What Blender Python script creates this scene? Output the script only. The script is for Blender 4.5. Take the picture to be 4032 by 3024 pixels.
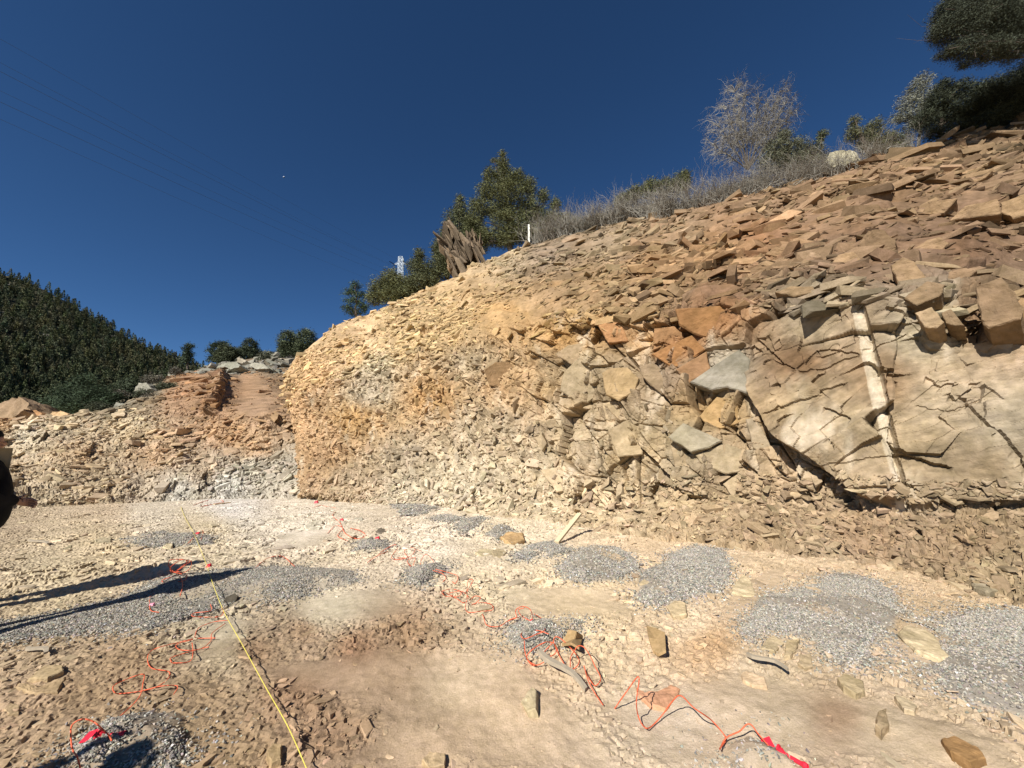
import bpy, bmesh, math, random
import numpy as np
from mathutils import Vector, noise as mnoise

random.seed(7); rng = np.random.default_rng(7)
R = math.radians
scene = bpy.context.scene
for o in list(bpy.data.objects): bpy.data.objects.remove(o)

# ------------------------------------------------------------------ camera
FPX = 1516.0                      # focal length in photograph pixels (4032 wide)
PITCH, ROLL = R(8.3), R(1.2)
CAMP = np.array([0.0, 0.0, 1.6])
f_ = np.array([0, math.cos(PITCH), math.sin(PITCH)])
u0 = np.array([0, -math.sin(PITCH), math.cos(PITCH)]); r0 = np.array([1.0, 0, 0])
u_ = u0*math.cos(ROLL) + r0*math.sin(ROLL)
r_ = r0*math.cos(ROLL) - u0*math.sin(ROLL)
cam = bpy.data.cameras.new('camera'); cam.sensor_width = 36; cam.lens = 36*FPX/4032
cam.clip_start = 0.05; cam.clip_end = 5000
camo = bpy.data.objects.new('camera', cam); scene.collection.objects.link(camo)
from mathutils import Matrix
M = Matrix(((r_[0], u_[0], -f_[0], CAMP[0]), (r_[1], u_[1], -f_[1], CAMP[1]), (r_[2], u_[2], -f_[2], CAMP[2]), (0, 0, 0, 1)))
camo.matrix_world = M
scene.camera = camo

# ------------------------------------------------------------------ light
SUN_EL, SUN_AZ = R(39), R(35)     # light travels 38 degrees right of straight ahead
world = bpy.data.worlds.new("World"); scene.world = world; world.use_nodes = True
nt = world.node_tree; bg = nt.nodes['Background']
sky = nt.nodes.new('ShaderNodeTexSky'); sky.sky_type = 'NISHITA'; sky.sun_disc = False
sky.sun_elevation = SUN_EL; sky.sun_rotation = math.pi + SUN_AZ
sky.altitude = 2600; sky.air_density = 0.75; sky.dust_density = 0.0; sky.ozone_density = 4.0
hs = nt.nodes.new('ShaderNodeHueSaturation'); hs.inputs['Saturation'].default_value = 1.15
nt.links.new(sky.outputs[0], hs.inputs['Color']); nt.links.new(hs.outputs[0], bg.inputs[0]); bg.inputs[1].default_value = 0.063
sl = bpy.data.lights.new('sun', 'SUN'); sl.energy = 4.8; sl.angle = R(0.5); sl.color = (1.0, 0.975, 0.925)
slo = bpy.data.objects.new('sun', sl); scene.collection.objects.link(slo)
Ldir = Vector((math.sin(SUN_AZ)*math.cos(SUN_EL), math.cos(SUN_AZ)*math.cos(SUN_EL), -math.sin(SUN_EL)))
slo.rotation_euler = Ldir.to_track_quat('-Z', 'Y').to_euler()
scene.view_settings.view_transform = 'Standard'; scene.view_settings.look = 'None'
scene.view_settings.exposure = 0.62; scene.view_settings.gamma = 1.0
scene.cycles.max_bounces = 4; scene.cycles.diffuse_bounces = 2
KF, KW = 1.30, 1.45               # sunlit sRGB -> albedo for floor / face

# ------------------------------------------------------------------ pixels <-> world
def ray(px, py):
    X = (np.asarray(px, float)-2016)/FPX; Yv = -(np.asarray(py, float)-1512)/FPX
    d = f_ + X[..., None]*r_ + Yv[..., None]*u_
    return d/d[..., 1:2]           # scaled so that y == 1
def P3(px, py, Y):
    return CAMP + ray(px, py)*np.asarray(Y, float)[..., None]
def proj(p):
    q = np.asarray(p)-CAMP; z = q@f_
    return 2016+FPX*(q@r_)/z, 1512-FPX*(q@u_)/z
def zfloor(y): 
    t = np.asarray(y, float)-6
    return -0.08*np.log1p(np.exp(np.clip(t*1.2, -30, 30)))/1.2*1.0 - 0.08*np.maximum(0, t*1.2-30)/1.2
def floor_hit(px, py):
    d = ray(px, py); Y = np.full(d.shape[:-1], 3.0)
    for _ in range(60):
        Y = 0.5*Y + 0.5*np.clip((zfloor(Y)-1.6)/np.minimum(d[..., 2], -0.02), 0.5, 45)
    return CAMP + d*Y[..., None]

# ------------------------------------------------------------------ numeric noise
def H(ix, iy, s):
    n = (ix.astype(np.int64)*374761393 + iy.astype(np.int64)*668265263 + s*1274126177) & 0xffffffff
    n = ((n ^ (n >> 13))*1274126177) & 0xffffffff
    return ((n ^ (n >> 16)) & 0xffffff)/float(0x1000000)
def vnoise(x, y, s=0):
    ix = np.floor(x); iy = np.floor(y); fx = x-ix; fy = y-iy
    fx = fx*fx*(3-2*fx); fy = fy*fy*(3-2*fy); ix = ix.astype(np.int64); iy = iy.astype(np.int64)
    a = H(ix, iy, s); b = H(ix+1, iy, s); c = H(ix, iy+1, s); d = H(ix+1, iy+1, s)
    return (a+(b-a)*fx)*(1-fy) + (c+(d-c)*fx)*fy - 0.5
def fbm(x, y, s=0, o=4, g=0.5):
    r = 0; a = 1.0
    for k in range(o):
        r = r + a*vnoise(x*2**k+17.3*k, y*2**k-9.1*k, s+k); a *= g
    return r
def cells(x, y, s, jit=0.9):
    ix = np.floor(x).astype(np.int64); iy = np.floor(y).astype(np.int64)
    F1 = np.full(x.shape, 1e9); F2 = np.full(x.shape, 1e9)
    cid = np.zeros(x.shape); dx = np.zeros(x.shape); dy = np.zeros(x.shape); ga = np.zeros(x.shape)
    for i in (-1, 0, 1):
        for j in (-1, 0, 1):
            cx = ix+i; cy = iy+j
            ox = cx+0.5+(H(cx, cy, s)-0.5)*jit; oy = cy+0.5+(H(cx, cy, s+1)-0.5)*jit
            ddx = x-ox; ddy = y-oy; dd = np.sqrt(ddx*ddx+ddy*ddy)
            m = dd < F1
            F2 = np.where(m, F1, np.minimum(F2, dd))
            F1 = np.where(m, dd, F1)
            cid = np.where(m, H(cx, cy, s+2), cid); ga = np.where(m, H(cx, cy, s+3)*6.283, ga)
            dx = np.where(m, ddx, dx); dy = np.where(m, ddy, dy)
    return F1, F2, cid, dx, dy, ga
def facets(x, y, L, s, off, tilt, crack=0.0, cw=0.06, ang=0.0, an=1.0):
    """broken-rock relief: every cell is a tilted plane set in or out; metres"""
    ca, sa = math.cos(ang), math.sin(ang)
    X = (x*ca+y*sa)/(L*an); Y = (-x*sa+y*ca)/L
    wx = 0.07*fbm(X*2.1, Y*2.1, s+40, 3); wy = 0.07*fbm(X*2.1, Y*2.1, s+50, 3)
    F1, F2, cid, dx, dy, ga = cells(X+wx, Y+wy, s)
    h = (cid-0.5)*2*off + (dx*np.cos(ga)*an+dy*np.sin(ga))*tilt*L
    if crack: h = h - crack*np.clip(1-(F2-F1)/cw, 0, 1)
    return h, cid, F2-F1
def srgb(c):
    c = np.asarray(c, float)/255
    return np.where(c < 0.04045, c/12.92, ((c+0.055)/1.055)**2.4)
def idw(px, py, pts, p=3.0):
    pts = np.array([(a, b, *srgb(c)) for a, b, c in pts])
    acc = np.zeros(px.shape+(3,)); W = np.zeros(px.shape)
    for q in pts:
        w = 1/(((px-q[0])**2+((py-q[1])*1.3)**2)+900)**(p/2)
        acc += w[..., None]*q[2:]; W += w
    return acc/W[..., None]
def smooth(A, k, axis):
    if k < 2: return A
    pad = [(0, 0)]*A.ndim; pad[axis] = (k, k)
    B = np.pad(A, pad, mode='reflect', reflect_type='odd')
    c = np.cumsum(B, axis=axis); w = 2*k+1
    c = np.concatenate([np.zeros_like(np.take(c, [0], axis)), c], axis)
    n = A.shape[axis]
    hi = np.take(c, np.arange(n)+w-1+1-0, axis) if False else np.take(c, np.clip(np.arange(n)+w, 0, c.shape[axis]-1), axis)
    lo = np.take(c, np.arange(n), axis)
    return (hi-lo)/w
def inpoly(x, y, poly):
    c = np.zeros(np.shape(x), bool); n = len(poly)
    for i in range(n):
        x1, y1 = poly[i]; x2, y2 = poly[(i+1) % n]
        if y1 == y2: continue
        c ^= ((y1 > y) != (y2 > y)) & (x < (x2-x1)*(y-y1)/(y2-y1)+x1)
    return c
def segdist(x, y, a, b):
    ax, ay = a; bx, by = b; vx, vy = bx-ax, by-ay
    t = np.clip(((x-ax)*vx+(y-ay)*vy)/(vx*vx+vy*vy+1e-12), 0, 1)
    return np.hypot(x-ax-t*vx, y-ay-t*vy), t
def polydist(x, y, poly):
    d = np.full(np.shape(x), 1e9)
    for i in range(len(poly)): d = np.minimum(d, segdist(x, y, poly[i], poly[(i+1) % len(poly)])[0])
    return np.where(inpoly(x, y, poly), d, -d)

# ------------------------------------------------------------------ object helpers
def link(o, parent=None):
    scene.collection.objects.link(o)
    if parent is not None: o.parent = parent
    return o
def tag(o, label=None, cat=None, group=None, kind=None):
    if label: o['label'] = label
    if cat: o['category'] = cat
    if group: o['group'] = group
    if kind: o['kind'] = kind
    return o
def empty(name, loc, label=None, cat=None, group=None):
    o = bpy.data.objects.new(name, None); o.location = [float(v) for v in loc]; o.empty_display_size = 0.2
    link(o); return tag(o, label, cat, group)
def mesh_obj(name, V, F, mat, parent=None, col=None, smooth_=False, origin=None):
    """V (n,3); F (m,k) array; col (n,3) linear albedo"""
    V = np.asarray(V, float); F = np.asarray(F, np.int32)
    o = bpy.data.objects.new(name, None) if False else None
    me = bpy.data.meshes.new(name)
    if origin is None:
        org = np.zeros(3)
    else: org = np.asarray(origin, float)
    k = F.shape[1]
    me.vertices.add(len(V)); me.vertices.foreach_set('co', (V-org).astype(np.float32).ravel())
    me.loops.add(F.size); me.loops.foreach_set('vertex_index', F.ravel())
    me.polygons.add(len(F)); me.polygons.foreach_set('loop_start', np.arange(0, F.size, k, dtype=np.int32))
    try: me.polygons.foreach_set('loop_total', np.full(len(F), k, np.int32))
    except Exception: pass
    me.polygons.foreach_set('use_smooth', np.full(len(F), smooth_))
    me.update(calc_edges=True)
    if col is not None:
        a = me.color_attributes.new('Col', 'FLOAT_COLOR', 'POINT')
        c = np.ones((len(V), 4), np.float32); c[:, :3] = col; a.data.foreach_set('color', c.ravel())
    me.materials.append(mat)
    o = bpy.data.objects.new(name, me); link(o, parent)
    if parent is not None: o.location = [float(a_) for a_ in (org-np.array(parent.location))]
    else: o.location = [float(a_) for a_ in org]
    return o

# ------------------------------------------------------------------ materials
def mat_new(name): 
    m = bpy.data.materials.new(name); m.use_nodes = True
    return m, m.node_tree, m.node_tree.nodes['Principled BSDF']
def attr_mat(name, rough=0.92, var=0.35, scales=(1.7, 14.0), bump=0.35, bscale=30.0, bdist=0.02, band=0.0, spec=0.15):
    m, nt, b = mat_new(name)
    N = nt.nodes; Lk = nt.links
    at = N.new('ShaderNodeAttribute'); at.attribute_name = 'Col'
    geo = N.new('ShaderNodeNewGeometry')
    prev = at.outputs['Color']
    for k, sc in enumerate(scales):
        n = N.new('ShaderNodeTexNoise'); n.inputs['Scale'].default_value = sc; n.inputs['Detail'].default_value = 5
        Lk.new(geo.outputs['Position'], n.inputs['Vector'])
        mr = N.new('ShaderNodeMapRange'); mr.inputs['From Min'].default_value = 0.3; mr.inputs['From Max'].default_value = 0.7
        mr.inputs['To Min'].default_value = 1-var; mr.inputs['To Max'].default_value = 1+var
        Lk.new(n.outputs['Fac'], mr.inputs['Value'])
        mx = N.new('ShaderNodeVectorMath'); mx.operation = 'MULTIPLY'
        cmb = N.new('ShaderNodeCombineXYZ')
        pw = N.new('ShaderNodeMath'); pw.operation = 'POWER'; pw.inputs[1].default_value = 1.25
        Lk.new(mr.outputs[0], pw.inputs[0])
        Lk.new(mr.outputs[0], cmb.inputs[0]); Lk.new(mr.outputs[0], cmb.inputs[1]); Lk.new(pw.outputs[0], cmb.inputs[2])
        Lk.new(prev, mx.inputs[0]); Lk.new(cmb.outputs[0], mx.inputs[1]); prev = mx.outputs[0]
    if band:
        mp = N.new('ShaderNodeMapping'); mp.inputs['Rotation'].default_value = (0.25, -0.35, 0.5); mp.inputs['Scale'].default_value = (1.5, 1.5, 8)
        Lk.new(geo.outputs['Position'], mp.inputs['Vector'])
        n = N.new('ShaderNodeTexNoise'); n.inputs['Scale'].default_value = 1.6; n.inputs['Detail'].default_value = 6; n.inputs['Distortion'].default_value = 0.4
        Lk.new(mp.outputs[0], n.inputs['Vector'])
        mr = N.new('ShaderNodeMapRange'); mr.inputs['From Min'].default_value = 0.35; mr.inputs['From Max'].default_value = 0.65
        mr.inputs['To Min'].default_value = 1-band; mr.inputs['To Max'].default_value = 1+band
        Lk.new(n.outputs['Fac'], mr.inputs['Value'])
        mx = N.new('ShaderNodeVectorMath'); mx.operation = 'SCALE'
        Lk.new(prev, mx.inputs[0]); Lk.new(mr.outputs[0], mx.inputs['Scale']); prev = mx.outputs[0]
    Lk.new(prev, b.inputs['Base Color'])
    b.inputs['Roughness'].default_value = rough
    b.inputs['Specular IOR Level'].default_value = spec
    if bump:
        n = N.new('ShaderNodeTexNoise'); n.inputs['Scale'].default_value = bscale; n.inputs['Detail'].default_value = 7; n.inputs['Roughness'].default_value = 0.65
        Lk.new(geo.outputs['Position'], n.inputs['Vector'])
        bp = N.new('ShaderNodeBump'); bp.inputs['Strength'].default_value = bump; bp.inputs['Distance'].default_value = bdist
        Lk.new(n.outputs['Fac'], bp.inputs['Height']); Lk.new(bp.outputs[0], b.inputs['Normal'])
    return m
def flat_mat(name, rgb, rough=0.6, var=0.12, scale=20, metal=0.0, spec=0.3):
    m, nt, b = mat_new(name); N = nt.nodes; Lk = nt.links
    n = N.new('ShaderNodeTexNoise'); n.inputs['Scale'].default_value = scale; n.inputs['Detail'].default_value = 4
    tc = N.new('ShaderNodeTexCoord'); Lk.new(tc.outputs['Object'], n.inputs['Vector'])
    cr = N.new('ShaderNodeMapRange'); cr.inputs['To Min'].default_value = 1-var; cr.inputs['To Max'].default_value = 1+var
    Lk.new(n.outputs['Fac'], cr.inputs['Value'])
    mx = N.new('ShaderNodeVectorMath'); mx.operation = 'SCALE'; mx.inputs[0].default_value = rgb
    Lk.new(cr.outputs[0], mx.inputs['Scale']); Lk.new(mx.outputs[0], b.inputs['Base Color'])
    b.inputs['Roughness'].default_value = rough; b.inputs['Metallic'].default_value = metal
    b.inputs['Specular IOR Level'].default_value = spec
    return m
M_ROCK = attr_mat('rock face stone', var=0.16, scales=(1.1, 9.0), bump=0.6, bscale=11, bdist=0.05, band=0.05)
M_FRAG = attr_mat('broken stone', var=0.16, scales=(6.0, 40.0), bump=0.4, bscale=40, bdist=0.01, band=0.10)
M_SOIL = attr_mat('dusty quarry soil', var=0.13, scales=(1.3, 18.0, 120.0), bump=0.5, bscale=70, bdist=0.012)
M_GRAV = attr_mat('crushed grey gravel', var=0.15, scales=(60.0,), bump=0.0)
M_LEAF = attr_mat('foliage', rough=0.75, var=0.25, scales=(1.5, 7.0), bump=0.0, spec=0.2)
M_BARK = flat_mat('bark', (0.11, 0.085, 0.065), 0.95, 0.35, 12)
M_TWIG = flat_mat('dry grey twigs', (0.27, 0.245, 0.20), 0.9, 0.35, 3)
M_TWIG2 = flat_mat('dark twigs', (0.085, 0.07, 0.055), 0.9, 0.3, 3)
M_WOOD = flat_mat('pale sawn timber', (0.62, 0.50, 0.31), 0.8, 0.15, 30)
M_STICK = flat_mat('weathered stick wood', (0.34, 0.28, 0.20), 0.9, 0.3, 25)
M_ORANGE = flat_mat('orange shock tube', (0.72, 0.13, 0.055), 0.5, 0.1, 10)
M_RED = flat_mat('red plastic', (0.65, 0.02, 0.04), 0.45, 0.08, 10)
M_TAPE = flat_mat('yellow woven tape', (0.66, 0.55, 0.10), 0.6, 0.1, 60)
M_STEEL = flat_mat('galvanised steel', (0.70, 0.74, 0.76), 0.5, 0.08, 2)
M_INSUL = flat_mat('dark insulators', (0.015, 0.013, 0.012), 0.4, 0.1, 5)
M_WIRE = flat_mat('aluminium conductor', (0.05, 0.055, 0.06), 0.6, 0.05, 1)
M_STAKE = flat_mat('white painted stake', (0.80, 0.78, 0.68), 0.7, 0.1, 15)
M_BLACK = flat_mat('black jacket cloth', (0.012, 0.012, 0.014), 0.9, 0.7, 9, spec=0.1)
M_TAN = flat_mat('tan cloth', (0.30, 0.23, 0.13), 0.9, 0.2, 25)
M_KHAKI = flat_mat('khaki trousers', (0.20, 0.20, 0.14), 0.9, 0.25, 18)
M_SKIN = flat_mat('skin', (0.45, 0.26, 0.18), 0.6, 0.08, 20)
M_HAIR = flat_mat('dark hair', (0.03, 0.02, 0.015), 0.7, 0.3, 40)
M_BOOT = flat_mat('boots', (0.06, 0.04, 0.025), 0.7, 0.2, 20)
M_MOON = flat_mat('moon rock', (0.42, 0.45, 0.52), 1.0, 0.2, 8)

# ------------------------------------------------------------------ fragments
def hull_template(seed, flat=0.45, n=13):
    rr = random.Random(seed); bm = bmesh.new()
    for _ in range(n):
        v = Vector((rr.uniform(-1, 1), rr.uniform(-1, 1), rr.uniform(-1, 1)))
        m = max(abs(v.x), abs(v.y), abs(v.z)); v = v/m*rr.uniform(0.8, 1.0)
        if v.length > 1.25: v *= 1.25/v.length
        bm.verts.new((v.x*rr.uniform(0.9, 1.1), v.y*0.72, v.z*flat))
    r = bmesh.ops.convex_hull(bm, input=bm.verts)
    bmesh.ops.delete(bm, geom=list({g for g in r['geom_interior'] + r['geom_unused'] if isinstance(g, bmesh.types.BMVert)}), context='VERTS')
    bmesh.ops.triangulate(bm, faces=bm.faces[:])
    bm.verts.index_update()
    V = np.array([v.co[:] for v in bm.verts]); F = np.array([[v.index for v in f.verts] for f in bm.faces])
    bm.free(); return V, F
def box_template(seed, flat):
    rr = random.Random(seed); bm = bmesh.new(); sh = rr.uniform(-.35, .35); sk = rr.uniform(-.3, .3)
    for x in (-1, 1):
        for y in (-1, 1):
            for z_ in (-1, 1):
                cut = rr.uniform(.0, .55) if rr.random() < .6 else 0
                base = Vector((x*rr.uniform(.72, 1.05)+sh*y, y*rr.uniform(.45, .8)+sk*x*.3, z_*flat*rr.uniform(.6, 1.1)))
                if cut:
                    bm.verts.new((base.x*(1-cut), base.y, base.z)); bm.verts.new((base.x, base.y*(1-cut), base.z*rr.uniform(.5, 1)))
                else: bm.verts.new(base)
    r = bmesh.ops.convex_hull(bm, input=bm.verts)
    bmesh.ops.delete(bm, geom=list({g for g in r['geom_interior'] + r['geom_unused'] if isinstance(g, bmesh.types.BMVert)}), context='VERTS')
    bmesh.ops.triangulate(bm, faces=bm.faces[:]); bm.verts.index_update()
    V = np.array([v.co[:] for v in bm.verts]); F = np.array([[v.index for v in f.verts] for f in bm.faces]); bm.free(); return V, F
TPL = [box_template(100+i, random.uniform(0.18, 0.55)) for i in range(28)]
TPG = [hull_template(300+i, flat=random.uniform(0.55, 0.8), n=8) for i in range(14)]
def rand_frames(nrm, tilt, strike=None):
    n = len(nrm)
    z = nrm + rng.normal(0, 1, (n, 3))*tilt[:, None]
    z /= np.linalg.norm(z, axis=1, keepdims=True)
    if strike is None: a = rng.normal(0, 1, (n, 3))
    else: a = strike + rng.normal(0, 0.35, (n, 3))
    x = a - (a*z).sum(1, keepdims=True)*z; x /= np.linalg.norm(x, axis=1, keepdims=True)
    y = np.cross(z, x)
    return np.stack([x, y, z], axis=2)          # columns
class Frags:
    def __init__(s): s.p=[]; s.R=[]; s.s=[]; s.c=[]
    def add(s, p, Rm, size, col, elong=None):
        n = len(p); e = np.ones((n, 3)) if elong is None else elong
        s.p.append(p); s.R.append(Rm); s.s.append(size[:, None]*e); s.c.append(col)
    def cat(s):
        s.p = np.concatenate(s.p); s.R = np.concatenate(s.R); s.s = np.concatenate(s.s); s.c = np.concatenate(s.c)
        return s
def frag_mesh(name, p, Rm, sc, col, mat, tpls=TPL, jitter=0.08):
    Vs=[]; Fs=[]; Cs=[]; off = 0; k = rng.integers(0, len(tpls), len(p))
    for t, (V, F) in enumerate(tpls):
        m = k == t; n = int(m.sum())
        if not n: continue
        W = np.einsum('nij,nvj->nvi', Rm[m], V[None]*sc[m][:, None, :]) + p[m][:, None, :]
        Vs.append(W.reshape(-1, 3)); nv = len(V)
        Fs.append((F[None]+(np.arange(n)*nv)[:, None, None]+off).reshape(-1, 3)); off += n*nv
        cc = col[m][:, None, :]*(1+rng.normal(0, jitter, (n, nv, 1))); Cs.append(cc.reshape(-1, 3))
    return mesh_obj(name, np.concatenate(Vs), np.concatenate(Fs), mat, col=np.clip(np.concatenate(Cs), 0.005, 0.9))

# ------------------------------------------------------------------ parametric sheets
class Sheet:
    """ctrl[s][l] = (px, py, Y); dense grid of world points plus its photo coordinates"""
    def __init__(s, ctrl, ncol, nrow, kc=12, kr=8, cw=None, rw=None):
        C = np.array(ctrl, float)                # S,L,3
        P = P3(C[..., 0], C[..., 1], C[..., 2])
        A = np.concatenate([P, C[..., :2]], axis=2)
        ds = np.maximum(np.abs(np.diff(C[:, :, 0].mean(1))), 45) if cw is None else np.array(cw, float)
        dl = np.maximum(np.abs(np.diff(C[:, :, 1].mean(0))), 25) if rw is None else np.array(rw, float)
        cs = np.concatenate([[0], np.cumsum(ds)]); rs = np.concatenate([[0], np.cumsum(dl)])
        tc = np.linspace(0, cs[-1], ncol); tr = np.linspace(0, rs[-1], nrow)
        B = np.empty((ncol, A.shape[1], 5))
        for l in range(A.shape[1]):
            for k in range(5): B[:, l, k] = np.interp(tc, cs, A[:, l, k])
        G = np.empty((ncol, nrow, 5))
        ii = np.searchsorted(rs, tr, side='right')-1; ii = np.clip(ii, 0, len(rs)-2)
        ff = (tr-rs[ii])/(rs[ii+1]-rs[ii])
        G = B[:, ii, :]*(1-ff)[None, :, None] + B[:, ii+1, :]*ff[None, :, None]
        G = smooth(smooth(G, kc, 0), kr, 1)
        s.G = G; s.P = G[..., :3].copy(); s.px = G[..., 3]; s.py = G[..., 4]
        s.lev = ii+ff; s.ncol, s.nrow = ncol, nrow
        s.update_n()
        dS = np.linalg.norm(np.diff(s.P.mean(1), axis=0), axis=1); s.s = np.concatenate([[0], np.cumsum(dS)])[:, None]*np.ones((1, nrow))
        dT = np.linalg.norm(np.diff(s.P, axis=1), axis=2); s.t = np.concatenate([np.zeros((ncol, 1)), np.cumsum(dT, axis=1)], axis=1)
        s.N0 = s.N.copy()
    def update_n(s):
        a = np.gradient(s.P, axis=0); b = np.gradient(s.P, axis=1)
        n = np.cross(a, b); n /= np.linalg.norm(n, axis=2, keepdims=True)+1e-12
        flip = ((CAMP-s.P)*n).sum(2) < 0
        # one global sign keeps the sheet consistent
        if flip.mean() > 0.5: n = -n
        s.N = n
    def build(s, name, mat, col):
        idx = np.arange(s.ncol*s.nrow).reshape(s.ncol, s.nrow)
        F = np.stack([idx[:-1, :-1], idx[1:, :-1], idx[1:, 1:], idx[:-1, 1:]], axis=2).reshape(-1, 4)
        return mesh_obj(name, s.P.reshape(-1, 3), F, mat, col=col.reshape(-1, 3))
    def at(s, px, py, lmax=6.0):
        m = s.lev <= lmax; k = 4
        A = s.px[::k][:, m][:, ::3]; B = s.py[::k][:, m][:, ::3]
        d = (A-px)**2+(B-py)**2; i, j = np.unravel_index(np.argmin(d), d.shape)
        jj = np.where(m)[0][::3][j]
        return s.P[::k][i, jj], s.N0[::k][i, jj]

# =================================================================== ROCK FACE
W_ST = [  # px, talus toe y, then (y, Y): base, mid face, face top, mid slope, skyline
 (6200, 3000, (2200, 3.0), (1650, 3.1), (1050, 3.3), (200, 5.2), (-700, 8.5)),
 (5200, 2700, (2080, 3.7), (1620, 3.85), (1150, 4.1), (560, 6.4), (-80, 10.8)),
 (4500, 2540, (2040, 4.4), (1650, 4.5), (1240, 4.8), (760, 7.6), (240, 12.5)),
 (4032, 2400, (2010, 4.9), (1650, 5.0), (1290, 5.3), (900, 8.5), (470, 14.0)),
 (3750, 2330, (2005, 5.2), (1600, 5.35), (1220, 5.6), (900, 9.0), (548, 14.5)),
 (3480, 2260, (2000, 5.6), (1550, 5.75), (1170, 6.0), (880, 9.5), (622, 14.5)),
 (3200, 2205, (1990, 6.3), (1560, 6.4), (1190, 6.7), (930, 10.5), (700, 15.5)),
 (2950, 2170, (1970, 7.0), (1560, 7.2), (1200, 7.6), (980, 11.5), (760, 17.0)),
 (2560, 2120, (1985, 8.4), (1600, 8.7), (1210, 9.2), (1030, 13.0), (862, 19.5)),
 (2320, 2085, (1990, 9.3), (1620, 9.8), (1230, 10.4), (1070, 14.5), (908, 20.5)),
 (2000, 2040, (1975, 11.4), (1660, 12.2), (1300, 13.2), (1140, 17.0), (985, 22.0)),
 (1750, 2000, (1955, 13.6), (1650, 14.5), (1350, 15.5), (1220, 18.5), (1112, 22.0)),
 (1500, 1985, (1950, 15.8), (1680, 16.8), (1420, 17.8), (1310, 20.0), (1218, 22.5)),
 (1300, 1972, (1945, 17.8), (1700, 18.8), (1480, 19.8), (1385, 21.5), (1292, 23.0)),
 (1200, 1960, (1940, 19.3), (1720, 20.3), (1545, 21.2), (1455, 22.0), (1375, 23.5)),
]
ctrl = []
for px, tf, *lv in W_ST:
    fh = floor_hit(np.array(float(px)), np.array(float(tf)))
    row = [(px, tf+60, fh[1]*0.97), (px, tf, fh[1])] + [(px, y, Y) for y, Y in lv]
    sky_y, sky_Y = lv[-1]
    row += [(px, sky_y+14, sky_Y+3.5), (px, sky_y+60, sky_Y+16)]
    ctrl.append(row)
ctrl.append([(1172, 2010, 19.6), (1170, 1958, 20.0), (1165, 1936, 20.4), (1142, 1750, 21.5), (1102, 1600, 22.5), (1090, 1530, 23.0), (1104, 1468, 24.0), (1110, 1480, 26), (1110, 1520, 36)])
ctrl.append([(1290, 2000, 25.0), (1290, 1950, 26.0), (1290, 1900, 27), (1280, 1750, 28), (1260, 1620, 29), (1250, 1560, 30), (1250, 1500, 31), (1250, 1520, 36), (1250, 1560, 44)])
# station order right -> left
wall = Sheet(ctrl, 1500, 740, kc=14, kr=10, cw=[700, 500, 420, 280, 270, 280, 250, 390, 240, 320, 250, 250, 200, 110, 70, 130][:len(ctrl)-1],
             rw=[30, 230, 400, 400, 430, 480, 60, 50])
LEV = wall.lev[None, :]*np.ones((wall.ncol, 1))
px, py, S_, T_ = wall.px, wall.py, wall.s, wall.t
def sstep(a, b, x): 
    t = np.clip((x-a)/(b-a), 0, 1); return t*t*(3-2*t)
wob = 60*fbm(px/260, py/260, 5, 3)
slab = [(3347,1175),(3423,1188),(3581,1289),(3771,1359),(4200,1450),(4900,1500),(4900,2010),(3950,2000),(3771,1973),(3518,2004),(3400,1960),(3265,1853),(3100,1758),(3037,1694),(2948,1530),(2935,1400),(2974,1308),(3150,1230)]
sd = polydist(px+10*fbm(px/40, py/40, 8, 3), py+10*fbm(px/40, py/40, 9, 3), slab)
w_mass = sstep(-4, 6, sd)
w_face = sstep(1.8, 2.15, LEV+wob/900)*(1-sstep(3.85, 4.25, LEV+wob/260))
w_tal = 1-sstep(1.75, 2.1, LEV+wob/900)
w_slope = sstep(3.85, 4.25, LEV+wob/260)
w_left = (1-sstep(1950, 2250, px+wob+(py-1600)*-0.35))
w_blk = w_face*(1-w_left)*(1-w_mass)
lump = fbm(S_/2.2, T_/2.2, 3, 4)
disp = 0.28*lump*(1-w_mass)*(1-w_tal*0.5)
slopeang = 0.33
h1, id1, e1 = facets(S_, T_, 1.1, 11, 0.12, 0.18, 0.16, 0.05, 0.6, 1.4)
h2, id2, e2 = facets(S_, T_, 0.5, 21, 0.055, 0.34, 0.07, 0.08, 0.6, 1.5)
h3, id3, e3 = facets(S_, T_, 0.27, 31, 0.050, 0.55, 0.05, 0.12, 0.3, 1.4)
h4, id4, e4 = facets(S_, T_, 0.12, 41, 0.022, 0.6, 0.02, 0.12, 0.2, 1.3)
rg = fbm(S_/1.3, T_/1.3, 77, 3)
disp += w_blk*(h1*1.1 + h2*0.9 + h3*0.45*(0.3+np.clip(rg*2+0.5, 0, 1)) + h4*.35)
m1, mid1, me1 = facets(S_, T_, 1.7, 57, 0.030, 0.16, 0.03, 0.02, -0.35, 1.8)
m2, mid2, me2 = facets(S_, T_, 0.5, 61, 0.022, 0.18, 0.0, 0.03, -0.3, 1.8)
ca_, sa_ = math.cos(-0.38), math.sin(-0.38); A_ = S_*ca_+T_*sa_; B2_ = -S_*sa_+T_*ca_
def ledges(L, per, seed, amp):
    q = B2_/per+1.3*fbm(A_/L, B2_/L, seed, 3); k = np.floor(q); fr_ = q-k
    on = np.clip(fbm(A_/(L*.8)+k*7.3, k*3.1, seed+5, 2)*3+.2, 0, 1)
    return amp*on*(fr_-0.5)
disp += w_mass*(0.20 + m1 + m2*.7 + 0.05*fbm(S_/1.1, T_/1.1, 71, 3) + ledges(1.6, .55, 72, .05) + ledges(.9, .21, 78, .030) + 0.020*fbm(A_*2.2, B2_*9, 70, 5) + facets(S_, T_, .2, 81, .010, .22, 0, .1, -.3, 1.8)[0]*sstep(-.1, .25, fbm(S_/.9, T_/.9, 82, 3)))
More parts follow.
